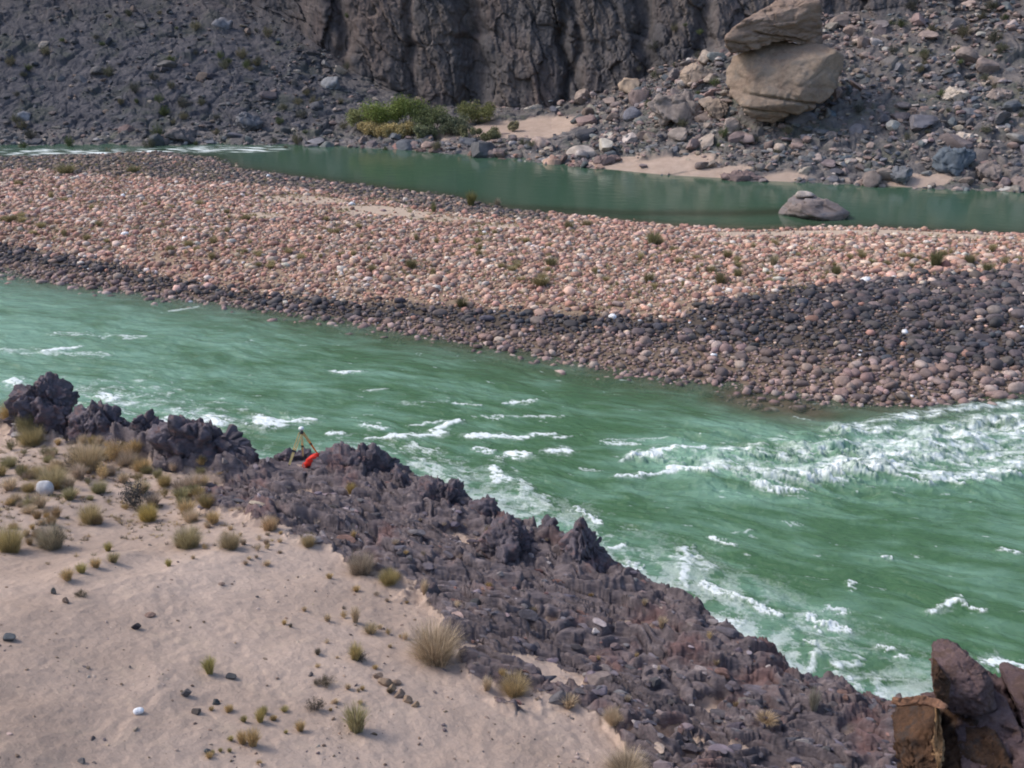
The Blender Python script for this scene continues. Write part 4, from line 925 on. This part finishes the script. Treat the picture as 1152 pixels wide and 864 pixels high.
def plant(kind, u, v_, wpx, hpx, col_, lab, group=None, fn=nz, t0=8, name=None):
    x, y, z = ground(u, v_, fn, t0); d = math.hypot(y * cp + (CAMH - z) * sp, 0)
    mpp = d / FPX; sx = wpx * mpp / 2; sz_ = hpx * mpp / .93
    ms = {'t': TM, 'b': BMs, 's': SM}[kind]; k = {'t': .58, 'b': .98, 's': .95}[kind]; hh = {'t': .95, 'b': .8, 's': .75}[kind]
    me = ms[int(rng.integers(len(ms)))]
    nm = name or {'t': 'grass_tuft', 'b': 'dry_bush', 's': 'shrub'}[kind]
    o = link(nm, me, M_leaf, None, (x, y, z - .01), (0, 0, rng.uniform(0, 6.28)), (sx / k, sx / k, sz_ / hh), col_)
    if kind != 's' and max(col_) < .42 and fn is nz: o.color = (*(min(c * q, .7) for c, q in zip(col_, (1.32, 1.3, 1.32))), 1)
    tag(o, lab, {'t': 'grass', 'b': 'bush', 's': 'shrub'}[kind], group); return o
PL = [('b', 490, 742, 60, 46, (.36, .29, .20), 'largest straw coloured bush where the sand meets the ledge'),
      ('t', 401, 822, 34, 36, (.30, .27, .15), 'olive yellow grass clump with a shadow on the lower sand'),
      ('t', 236, 757, 20, 22, (.30, .27, .11), 'yellow green tuft alone on the sand beside two dark stones'),
      ('b', 212, 615, 34, 26, (.30, .26, .15), 'olive straw bush in the middle of the sand above the smooth bowl'),
      ('b', 259, 616, 28, 20, (.29, .24, .15), 'low rounded bush right of the olive straw bush'),
      ('b', 58, 616, 36, 30, (.28, .25, .18), 'grey hearted straw bush at the left'),
      ('s', 66, 614, 20, 22, DARKG, 'dark grey dead stems inside the straw bush at the left'),
      ('b', 12, 620, 34, 34, (.33, .28, .14), 'yellowish bush cut by the left edge of the view'),
      ('b', 102, 588, 26, 24, (.34, .28, .15), 'straw bush above the path of bare sand'),
      ('b', 98, 528, 44, 36, (.37, .30, .19), 'wide straw bush below the double topped crag'),
      ('s', 84, 528, 24, 18, DARKG, 'dark stemmed shrub at the foot of the wide straw bush'),
      ('b', 16, 470, 34, 22, (.36, .27, .13), 'golden brown bush at the left edge beside the tall crag'),
      ('b', 60, 548, 36, 26, (.34, .29, .17), 'straw bush just above the round grey boulder'),
      ('s', 150, 570, 42, 26, (.095, .09, .085), 'dark grey shrub, largest of the dark ones on the grassy shelf'),
      ('b', 167, 586, 24, 22, (.36, .29, .11), 'golden tuft under the dark grey shrub'),
      ('b', 36, 500, 30, 24, (.33, .28, .15), 'dry bush between the grey stones left of the crags'),
      ('t', 154, 508, 18, 16, GOLD, 'bright golden tuft at the foot of the crags'),
      ('b', 406, 645, 34, 28, (.28, .235, .18), 'grey brown bush on the ledge margin left of centre'),
      ('b', 437, 656, 24, 18, (.30, .25, .12), 'yellow brown bush right of the grey brown one'),
      ('b', 347, 614, 18, 16, (.33, .27, .16), 'small straw bush by the first loose schist stones'),
      ('b', 304, 596, 20, 18, (.38, .28, .17), 'tan bush near the tip of the ledge stones'),
      ('t', 240, 588, 22, 14, GOLD, 'flat golden tuft right of the shelf'),
      ('t', 285, 838, 22, 22, GOLD, 'golden tuft near the bottom edge, upper of three'),
      ('t', 273, 836, 16, 18, GOLD, 'golden tuft near the bottom edge beside its taller neighbour'),
      ('t', 338, 822, 16, 14, GOLD, 'small golden tuft between the bottom tufts and the olive clump'),
      ('s', 355, 798, 26, 14, (.12, .10, .08), 'dark low shrub on a small sand mound'),
      ('t', 293, 812, 14, 18, (.36, .30, .12), 'yellow tuft above the bottom row of tufts'),
      ('b', 578, 780, 34, 26, (.38, .30, .17), 'straw bush on the margin below the largest bush'),
      ('t', 548, 776, 16, 18, STRAW, 'small straw tuft left of the marginal bush'),
      ('t', 640, 795, 24, 16, STRAW, 'straw tuft at the lower margin of the ledge'),
      ('b', 690, 812, 26, 18, STRAW, 'pale bush at the lower right corner of the sand'),
      ('b', 704, 872, 50, 30, (.34, .28, .20), 'broad pale grass at the bottom edge near the ledge'),
      ('t', 398, 605, 8, 10, GOLD, 'tiny golden tuft on the upper ledge'),
      ('t', 395, 555, 14, 14, (.42, .32, .14), 'golden grass on the ledge right of the tripod'),
      ('t', 478, 668, 12, 20, STRAW, 'thin straw tuft on the ledge above the largest bush'),
      ('t', 400, 700, 14, 22, STRAW, 'thin pale tuft in the upper right of the sand'),
      ('t', 400, 742, 20, 22, (.34, .28, .13), 'yellowish tuft above the eroded clod'),
      ('t', 417, 712, 22, 12, (.33, .27, .17), 'flat dry tuft on the sand left of the largest bush'),
      ('s', 405, 742, 24, 8, (.13, .11, .08), 'dark mat under the yellowish tuft'),
      ('s', 368, 770, 26, 9, (.16, .13, .09), 'low brown mat of stems on the sand'),
      ('s', 92, 671, 18, 8, (.14, .12, .08), 'low dark plant below the dune lip'),
      ('t', 76, 652, 18, 14, GOLD, 'golden tuft at the left end of the dune lip'), ('t', 92, 644, 16, 12, GREENY, 'greenish tuft on the dune lip'), ('t', 108, 638, 16, 12, GOLD, 'golden tuft in the middle of the dune lip'), ('t', 128, 632, 18, 12, (.30, .26, .15), 'dull tuft at the right end of the dune lip'),
      ('t', 190, 637, 10, 10, GREENY, 'small green tuft above the smooth sand bowl'), ('t', 122, 620, 12, 12, GREENY, 'small green yellow tuft right of the left straw bush'),
      ('t', 550, 600, 12, 10, GOLD, 'golden grass on the crag left of the notch'), ('t', 745, 705, 14, 14, STRAW, 'dry tuft on the right part of the ledge'), ('t', 915, 800, 16, 34, (.26, .24, .19), 'grey dry stalks on the ledge before the brown outcrop'),
      ('t', 862, 812, 30, 10, (.32, .24, .15), 'brownish grass in a pocket near the outcrop'), ('t', 565, 762, 12, 12, GOLD, 'small golden tuft inside the ledge rocks above the marginal bush')]
for p in PL: plant(*p)
# the rest of the tufts on the shelf and the sand
def cluster(n, u0, v0, u1, v1, kinds, cols, wr, lab, group):
    for _ in range(n):
        u = rng.uniform(u0, u1); v_ = rng.uniform(v0, v1); kd = kinds[int(rng.integers(len(kinds)))]; w_ = rng.uniform(*wr); c = np.array(cols[int(rng.integers(len(cols)))]) * rng.uniform(.8, 1.15)
        if v_ < 470 + (u / 220) * 45: continue
        o = plant(kd, u, v_, w_, w_ * rng.uniform(.55, .9), tuple(c), lab, group)
        auto(o, u, v_, w_, ('golden' if c[2] < c[0] * .45 else 'straw' if c[0] > .35 else 'greyish') + {'t': ' grassy', 'b': ' bushy', 's': ' twiggy'}[kd], 'tuft', LM_NEAR, o['category'], group, (8, 13, 19))
cluster(120, 0, 478, 235, 590, 'ttbbs', [GOLD, STRAW, GREYB, (.3, .24, .12), OLIVE], (9, 26), 'small dry tuft among many on the grassy shelf above the ledge', 'dry tufts on the grassy shelf')
cluster(14, 0, 575, 110, 612, 'tb', [GOLD, STRAW, (.3, .22, .13)], (8, 16), 'small tuft on the sand at the left', 'small tufts at the left')
cluster(26, 200, 590, 330, 640, 'tts', [GOLD, STRAW, GREYB], (5, 11), 'tiny dry tuft on the sand between the shelf and the ledge', 'tiny tufts near the ledge')
cluster(30, 320, 640, 460, 800, 'tts', [GOLD, STRAW, (.14, .12, .09)], (5, 12), 'tiny tuft on the right half of the sand slope', 'tiny tufts on the right sand')
cluster(16, 230, 790, 360, 862, 'tt', [GOLD, (.3, .26, .12)], (6, 12), 'tiny golden tuft near the bottom edge of the sand', 'tiny tufts at the bottom')
cluster(34, 420, 560, 900, 800, 'tts', [STRAW, GREYB, GOLD], (5, 11), 'sparse dry tuft rooted in cracks of the ledge', 'tufts in cracks of the ledge')
# stones on the sand
def stone(u, v_, w_, h_, col_, lab, name='stone', kind='c'):
    x, y, z = ground(u, v_, nz); d = y * cp + (CAMH - z) * sp; m_ = d / FPX
    put(name, cm if kind == 'c' else rm, int(rng.integers(12)), M_rock_o if kind == 'r' else M_cobble_o, (x, y, z + h_ * m_ * .3), (w_ * m_ / 2.3, w_ * m_ / 2 * .75, h_ * m_ / 2 * 1.2), rng.uniform(-.5, .5), 0, tuple(min(1, q + .02) for q in col_), lab, 'stone')
for a in [(156, 802, 14, 9, (.72, .74, .78), 'white rounded stone lying on the lower left sand'), (52, 556, 22, 24, (.40, .40, .42), 'round light grey boulder at the edge of the grassy shelf'),
          (152, 707, 14, 8, (.03, .025, .03), 'black stone on the smooth sand, left of centre', 'stone', 'r'), (170, 693, 14, 5, (.22, .14, .11), 'flat reddish stone above the black one', 'stone', 'r'), (12, 720, 16, 10, (.09, .10, .11), 'dark grey stone near the left edge of the sand', 'stone', 'r'),
          (261, 763, 14, 7, (.06, .06, .065), 'dark stone right of the lone yellow green tuft', 'stone', 'r'), (243, 792, 12, 7, (.05, .055, .06), 'small black stone below the lone tuft', 'stone', 'r'), (208, 782, 15, 9, (.10, .09, .09), 'grey brown stone, left of the small black one', 'stone', 'r'), (222, 802, 13, 8, (.10, .08, .07), 'brown crumbly stone, lowest of the dark stones', 'stone', 'r'),
          (250, 658, 9, 4, (.22, .15, .12), 'tiny reddish stone on the upper middle sand', 'stone', 'r'), (234, 848, 10, 7, (.08, .09, .10), 'dark stone near the bottom edge', 'stone', 'r'), (75, 677, 10, 6, (.14, .10, .08), 'small brown stone below the dune lip', 'stone', 'r'), (61, 668, 7, 8, (.12, .12, .11), 'small upright grey stone below the dune lip', 'stone', 'r'),
          (92, 858, 10, 6, (.16, .15, .15), 'small grey stone at the bottom left', 'stone', 'r'), (670, 712, 12, 7, (.62, .55, .52), 'small whitish stone on the right part of the ledge', 'stone', 'r'), (130, 512, 18, 8, (.36, .31, .30), 'pale stone under the crags on the shelf', 'stone', 'r'), (22, 492, 18, 8, (.33, .30, .30), 'pale flat stone beside the golden brown bush', 'stone', 'r'),
          (350, 760, 10, 5, (.12, .10, .1), 'small dark stone in the middle of the right sand', 'stone', 'r')]: stone(*a)
# countless small stones and plant litter on the sand, and the low dry grass mat of the shelf
def sand_pts(n, u0, v0, u1, v1):
    u = rng.uniform(u0, u1, n); v_ = rng.uniform(v0, v1, n); a, b, c = ray(u, v_); t = (4.5 - CAMH) / c
    for _ in range(10): t = (near_base(a * t, b * t)[0] - CAMH) / c
    x, y = a * t, b * t; z, rk, tt = near_z(x, y); return x, y, z, rk, tt, u, v_
x, y, z, rk, tt, u, v_ = sand_pts(5200, -40, 470, 1000, 890)
den = .10 + .9 * sstep(.0, .35, fbm2(x * .35, y * .35, 3, 711)) + .8 * sstep(330, 480, u) * sstep(900, 640, v_); k = (rk < .4) & (rng.random(len(x)) < den) & (tt > 1)
x, y, z = x[k], y[k], z[k]; n = len(x); s = .012 + .05 * rng.random(n) ** 3
col = pal(rng.choice(5, n), [(.12, .10, .10), (.22, .16, .12), (.33, .25, .2), (.45, .36, .3), (.16, .12, .09)])
me = scatter_mesh('sand_pebbles', var1, rng.integers(0, 12, n), np.stack([x, y, z + s * .1], 1), s[:, None] * np.stack([rng.uniform(.8, 1.6, n), np.ones(n), rng.uniform(.4, .8, n)], 1), rng.uniform(0, 6.28, n), rng.normal(0, .3, n), col, False)
tag(link('sand_pebbles', me, M_rock_a), 'countless small stones and bits of litter strewn over the sand', 'pebbles', kind='stuff')
def mini(seed):
    r = np.random.default_rng(seed); V = []; F = []
    for _ in range(34):
        a = r.uniform(0, 6.283); q = r.random() ** .6; L = r.uniform(.4, 1.); x0, y0 = .2 * q * math.cos(a), .2 * q * math.sin(a); tx_, ty_ = .8 * q * math.cos(a), .8 * q * math.sin(a); ph = r.uniform(0, 3.14); wx, wy = .03 * math.cos(ph), .03 * math.sin(ph); k = len(V)
        V += [(x0 - wx, y0 - wy, -.1), (x0 + wx, y0 + wy, -.1), (tx_ + wx * .3, ty_ + wy * .3, L * (1 - .4 * q)), (tx_ - wx * .3, ty_ - wy * .3, L * (1 - .4 * q))]; F.append((k, k + 1, k + 2, k + 3))
    return np.array(V), np.array(F)
x, y, z, rk, tt, u, v_ = sand_pts(2600, -40, 470, 330, 640)
den = sstep(.0, .3, fbm2(x * .5, y * .5, 3, 721) + .15 + .35 * sstep(600, 500, v_)) * sstep(640, 560, v_ + (u - 100) * .1); k = (rk < .7) & (rng.random(len(x)) < den) & (tt > .8)
x, y, z = x[k], y[k], z[k]; n = len(x); s = rng.uniform(.07, .22, n)
col = pal(rng.choice(5, n), [(.42, .32, .17), (.50, .39, .25), (.33, .26, .17), (.22, .19, .12), (.13, .11, .09)])
me = scatter_mesh('dry_grass', [mini(k) for k in range(8)], rng.integers(0, 8, n), np.stack([x, y, z], 1), s[:, None] * np.stack([rng.uniform(.9, 1.5, n), rng.uniform(.9, 1.5, n), rng.uniform(.6, 1.1, n)], 1), rng.uniform(0, 6.28, n), rng.normal(0, .1, n), col, False)
tag(link('dry_grass', me, M_rock_a), 'low dry grass spreading between the tufts of the sandy shelf', 'grass', kind='stuff')
# eroded clod of hard sand
def clod(u, v_, w_, h_, lab):
    x, y, z = ground(u, v_, nz); m_ = (y * cp + (CAMH - z) * sp) / FPX
    o = put('clod', rm, 3, M_rock_o, (x, y, z), (w_ * m_ * .62, h_ * m_ * .9, .3), R(-38), .2, (.21, .15, .11), lab, 'clod'); return o
for q, (u_, v__, w_, h_, lab) in enumerate([(424, 762, 15, 8, 'topmost lump of the eroded brown crust on the sand'), (433, 769, 18, 9, 'second lump from the top of the eroded brown crust'), (441, 777, 17, 9, 'middle lump of the eroded brown crust on the sand'), (450, 783, 20, 9, 'broad lump in the lower half of the eroded brown crust'),
        (458, 789, 16, 8, 'second lowest lump of the eroded brown crust'), (468, 794, 14, 6, 'lowest lump of the eroded brown crust on the sand'), (446, 770, 14, 6, 'pale lump beside the middle of the eroded brown crust')]):
    stone(u_, v__, w_, h_, (.24 + .02 * (q % 3), .17 + .012 * (q % 3), .125), lab, 'clod', 'r')
# plants of the bar
BP = [(75, 196, 30, 12, OLIVE), (150, 194, 20, 8, OLIVE), (530, 232, 16, 18, (.20, .19, .08)), (560, 234, 10, 12, (.3, .26, .2)), (735, 276, 22, 18, (.24, .23, .12)), (640, 258, 14, 10, (.2, .18, .1)), (660, 256, 16, 10, (.26, .22, .12)), (1052, 300, 22, 20, (.16, .16, .08)), (1090, 298, 18, 14, (.2, .18, .1)),
      (830, 312, 14, 12, (.24, .22, .12)), (608, 322, 26, 12, (.24, .2, .1)), (620, 300, 20, 12, (.22, .2, .11)), (940, 310, 16, 14, (.2, .19, .1)), (488, 240, 8, 14, (.2, .2, .1)), (463, 302, 18, 12, (.2, .18, .1)), (810, 320, 16, 16, (.2, .18, .1)), (730, 318, 18, 12, (.2, .18, .1)), (520, 345, 20, 10, (.14, .13, .07)), (870, 300, 14, 14, (.3, .27, .18)), (1110, 306, 14, 12, (.2, .19, .1))]
for u_, v__, w_, h_, c_ in BP: auto(plant('t', u_, v__, w_, h_, c_, '', fn=bar_z, t0=60), u_, v__, w_, 'olive', 'tuft', LM_BAR, 'grass', 'green tufts on the gravel bar', (12, 17, 22))
for _ in range(130):
    u_ = rng.uniform(0, 1150); x, y = at(u_, 255); vlo = np.interp(u_, [0, 400, 800, 1152], [205, 250, 275, 280]); vhi = np.interp(u_, [0, 400, 800, 1152], [262, 318, 330, 300])
    v__, w_ = rng.uniform(vlo, vhi), rng.uniform(5, 15)
    auto(plant('t', u_, v__, w_, rng.uniform(5, 10), tuple(np.array((.40, .34, .19)) * rng.uniform(.7, 1.1)), '', fn=bar_z, t0=60), u_, v__, w_, 'pale dry', 'tuft', LM_BAR, 'grass', 'dry tufts on the gravel bar', (7, 10, 13))

x, y = jgrid(-80, 95, 75, 160, .75); z, dn, df = bar_base(x, y); u, v_, dd = proj(x, y, z)
k = (dn > 6) & (df > 4) & (u > -100) & (u < 1250) & (fbm2(x * .16, y * .22, 3, 731) + .25 * rng.normal(size=len(x)) > .12) & (np.interp(x, DT[:, 0], DT[:, 1]) - y < 1.5)
x, y, z = x[k], y[k], bar_z(x[k], y[k]); n = len(x); s = rng.uniform(.18, .42, n); col = pal(rng.choice(4, n), [(.36, .31, .17), (.27, .25, .12), (.44, .37, .24), (.30, .24, .15)])
me = scatter_mesh('bar_grass', [mini(k) for k in range(8, 14)], rng.integers(0, 6, n), np.stack([x, y, z + .08], 1), s[:, None] * np.stack([rng.uniform(.8, 1.4, n), rng.uniform(.8, 1.4, n), rng.uniform(.8, 1.3, n)], 1), rng.uniform(0, 6.28, n), rng.normal(0, .1, n), col, False)
tag(link('bar_grass', me, M_rock_a), 'thin dry grass blades coming up between the cobbles of the bar', 'grass', kind='stuff')
# ---------------------------------------------------------------- bushes below the cliff: trunk and crown
def crown_mesh(seed, w_, h_, nl, leaf):
    r = np.random.default_rng(seed); nb2 = 16; c = np.stack([r.uniform(-.42, .42, nb2) * w_, r.uniform(-.35, .35, nb2) * w_, r.uniform(.30, .78, nb2) * h_], 1); rad = r.uniform(.13, .26, nb2) * min(w_, h_ * 1.6)
    k = r.integers(0, nb2, nl); dr = r.normal(size=(nl, 3)); dr /= np.linalg.norm(dr, axis=1)[:, None]
    P = c[k] + dr * rad[k][:, None] * r.uniform(.35, 1.15, (nl, 1)); P[:, 2] = np.maximum(P[:, 2], .05)
    d1 = r.normal(size=(nl, 3)) + (0, 0, .8); d1 /= np.linalg.norm(d1, axis=1)[:, None]; d2 = np.cross(d1, r.normal(size=(nl, 3))); d2 /= np.linalg.norm(d2, axis=1)[:, None]
    L = leaf * r.uniform(.6, 1.4, (nl, 1)); V = np.stack([P - d1 * L, P + d2 * L * .4, P + d1 * L, P - d2 * L * .4], 1).reshape(-1, 3)
    return mesh_np('crown', V, np.arange(nl * 4).reshape(-1, 4), False)
def stems_mesh(seed, w_, h_):
    r = np.random.default_rng(seed); V = []; F = []
    for _ in range(9):
        a = r.uniform(0, 6.28); tx, ty, tz = .35 * w_ * math.cos(a), .3 * w_ * math.sin(a), h_ * r.uniform(.6, .85); q = .05; k = len(V)
        for (px_, py_, pz, rr_) in ((0, 0, -.2, q), (tx * .35, ty * .35, tz * .5, q * .8), (tx, ty, tz, q * .3)):
            for j in range(5): V.append((px_ + rr_ * math.cos(j * 1.2566), py_ + rr_ * math.sin(j * 1.2566), pz))
        for s_i in range(2):
            for j in range(5): F.append((k + s_i * 5 + j, k + s_i * 5 + (j + 1) % 5, k + s_i * 5 + 5 + (j + 1) % 5, k + s_i * 5 + 5 + j))
    return mesh_np('trunk', V, F)
M_bark = N('bark'); M_bark.base(M_bark.ramp(M_bark.noise(M_bark.coord(), 6), [(.3, (.10, .085, .07)), (.7, (.20, .17, .14))])); M_bark = M_bark.m
TB = [(412, 147, 34, 26, (.17, .175, .08), 'pale olive bush at the left end of the bushes below the cliff'), (432, 148, 44, 34, (.13, .16, .045), 'yellow green bush second from the left below the cliff'), (462, 148, 46, 42, (.10, .125, .04), 'tallest green bush in the group below the cliff'),
      (488, 150, 40, 30, (.10, .115, .055), 'dull green bush right of the tallest one'), (508, 152, 30, 22, (.10, .11, .07), 'low grey green bush in the right half of the group'), (536, 138, 34, 24, (.115, .12, .05), 'round bush alone at the right beside the pale sand'),
      (448, 154, 30, 16, (.32, .26, .13), 'straw yellow reeds in front of the yellow green bush'), (420, 153, 30, 16, (.30, .24, .12), 'straw yellow reeds at the left front of the bushes'), (478, 156, 24, 16, (.16, .17, .10), 'grey green low bush in front of the tallest one'), (540, 156, 44, 12, (.14, .14, .08), 'flat spreading bush on the bank above the waterline'), (577, 148, 10, 14, (.22, .2, .13), 'single dry bush on the pale sand below the cliff')]
for j, (u_, v__, w_, h_, c_, lab) in enumerate(TB):
    x, y, z = ground(u_, v__, far_base, 90); m_ = y / FPX * 1.06; W_, H_ = w_ * m_, h_ * m_
    rt = bpy.data.objects.new('bush', None); C.objects.link(rt); rt.location = (x, y, z - .2); tag(rt, lab, 'bush')
    link('trunk', stems_mesh(j, W_, H_), M_bark, rt); link('crown', crown_mesh(j, W_, H_, 5200, .16), M_leaf, rt, color=tuple(min(q * 1.5, .6) for q in c_))
for _ in range(210):
    u_ = rng.uniform(0, 1152); v__ = rng.uniform(12, 178)
    if 395 < u_ < 700 and v__ < 160: continue
    if 805 < u_ < 960 and v__ < 142: continue
    x, y, z = ground(u_, v__, far_base, 100)
    if beach(np.array([x]), np.array([y]))[0] > .4: continue
    side = 'left dark slope' if u_ < 400 else 'right talus slope'
    wq_ = rng.uniform(6, 17); c = np.array(((.10, .125, .055), (.13, .13, .09), (.10, .10, .085), (.17, .155, .10))[int(rng.integers(4))]) * rng.uniform(.8, 1.2)
    if u_ > 900 and v__ < 55: wq_ *= 1.5; c = c * .7
    auto(plant('s', u_, v__, wq_, wq_ * rng.uniform(.5, .85), tuple(c), '', fn=far_z, t0=100), u_, v__, wq_, 'green' if c[1] > c[0] * 1.15 else 'olive' if c[2] < c[0] * .65 else 'grey green', 'shrub', LM_FAR, 'shrub', f'shrubs on the far {side}', (8, 11, 14))

# ---------------------------------------------------------------- survey tripod with red bag
ty = tripod_y
def px3(u, v_, dist): a, b, c = ray(u, v_); t = dist / b; return Vector((a * t, dist, CAMH + c * t))
top = px3(339, 484, ty); lf = px3(325, 524, ty - .45); rf = px3(357, 510, ty + .35); bf = px3(341, 514, ty + .75)
def solid(name, col_, rough=.5, em=0):
    m = N(name); v = m.coord(); m.b.inputs['Roughness'].default_value = rough
    m.base(m.mix(1., col_, m.ramp(m.noise(v, 14, 5), [(.3, .85), (.7, 1.1)]), 'MULTIPLY')); return m.m
M_yel = solid('yellow_wood', (.85, .62, .26)); M_ora = solid('orange_strap', (.75, .28, .05)); M_whi = solid('white_plastic', (.8, .85, .85), .35); M_dk = solid('dark_metal', (.05, .05, .055), .4); M_red = solid('red_nylon', (.72, .035, .02), .6)
tr = bpy.data.objects.new('survey_tripod', None); C.objects.link(tr); tr.location = (top.x, ty, lf.z)
tag(tr, 'yellow legged survey tripod with a white receiver standing on the ledge', 'tripod')
def beam(name, a, b, w0, w1, mat, parent, side=0., off=0):
    import bmesh
    a = a - tr.location if parent else a; b = b - tr.location if parent else b; d = (b - a).normalized(); s_ = d.cross(Vector((0, 1, 0))).normalized(); t_ = d.cross(s_)
    V = [];
    for p, w_ in ((a, w0), (b, w1)):
        for i, j in ((-1, -1), (1, -1), (1, 1), (-1, 1)): V.append(tuple(p + s_ * (i * w_ + off) + t_ * j * w_ * .6))
    F = [(0, 1, 2, 3), (7, 6, 5, 4), (0, 4, 5, 1), (1, 5, 6, 2), (2, 6, 7, 3), (3, 7, 4, 0)]
    return V, F
def join(name, parts, mat, parent=None, loc=None):
    V = []; F = []
    for v_, f in parts: k = len(V); V += v_; F += [tuple(i + k for i in q) for q in f]
    return link(name, mesh_np(name, V, F, False), mat, parent)
for q, (foot, wd) in enumerate(((lf, .075), (rf, .045), (bf, .045))):
    hip = top + (foot - top) * .08; midp = hip + (foot - hip) * .55; d = (foot - hip)
    lg = join('leg', [beam('', hip, midp + d * .02, wd * .35, wd * .35, None, tr, 0, -wd * .7), beam('', hip, midp + d * .02, wd * .35, wd * .35, None, tr, 0, wd * .7), beam('', midp - d * .08, foot - d * .04, wd * .8, wd * .6, None, tr)], M_yel if q != 1 else M_ora, tr)
    join('clamp', [beam('', midp - d * .03, midp + d * .03, wd * 1.2, wd * 1.2, None, tr)], M_dk, lg); join('foot_spike', [beam('', foot - d * .05, foot + d * .02, wd * .5, .004, None, tr)], M_dk, lg)
def lathe(prof, n=24):
    V = []; F = []
    for r_, z_ in prof:
        for j in range(n): V.append((r_ * math.cos(j * 2 * math.pi / n), r_ * math.sin(j * 2 * math.pi / n), z_))
    for i in range(len(prof) - 1):
        for j in range(n): F.append((i * n + j, i * n + (j + 1) % n, (i + 1) * n + (j + 1) % n, (i + 1) * n + j))
    return V, F
hl = top - tr.location
o = link('tripod_head', mesh_np('tripod_head', *lathe([(0, -.16), (.07, -.16), (.09, -.10), (.09, -.06), (.035, -.055), (.035, .03), (0, .03)])), M_dk, tr, hl)
o = link('receiver', mesh_np('receiver', *lathe([(0, .02), (.085, .02), (.115, .05), (.12, .10), (.10, .14), (.05, .165), (0, .17)])), M_whi, tr, hl)
# red bag hanging slack against the rock
bx = px3(350, 518, ty - .15); V, F = ICO[3]; P = V.copy(); P = np.sign(P) * np.abs(P) ** .8 * np.array([.38, .20, .17]); P[:, 2] *= 1 + .35 * P[:, 0] / .36
P = P * (1 + .6 * fbm3(P[:, 0] * 6, P[:, 1] * 5, P[:, 2] * 6, 4, 5))[:, None]
bag = link('bag', mesh_np('bag', P, F), M_red, None, bx, (0, R(-38), 0)); tag(bag, 'crumpled red nylon bag lying on the rock right of the tripod', 'bag')
link('bag_strap', mesh_np('bag_strap', *lathe([(.10, -.01), (.13, -.012), (.13, .012), (.10, .01)], 18)), M_red, bag, (-.34, -.04, 0), (R(70), 0, 0))

finish_auto()
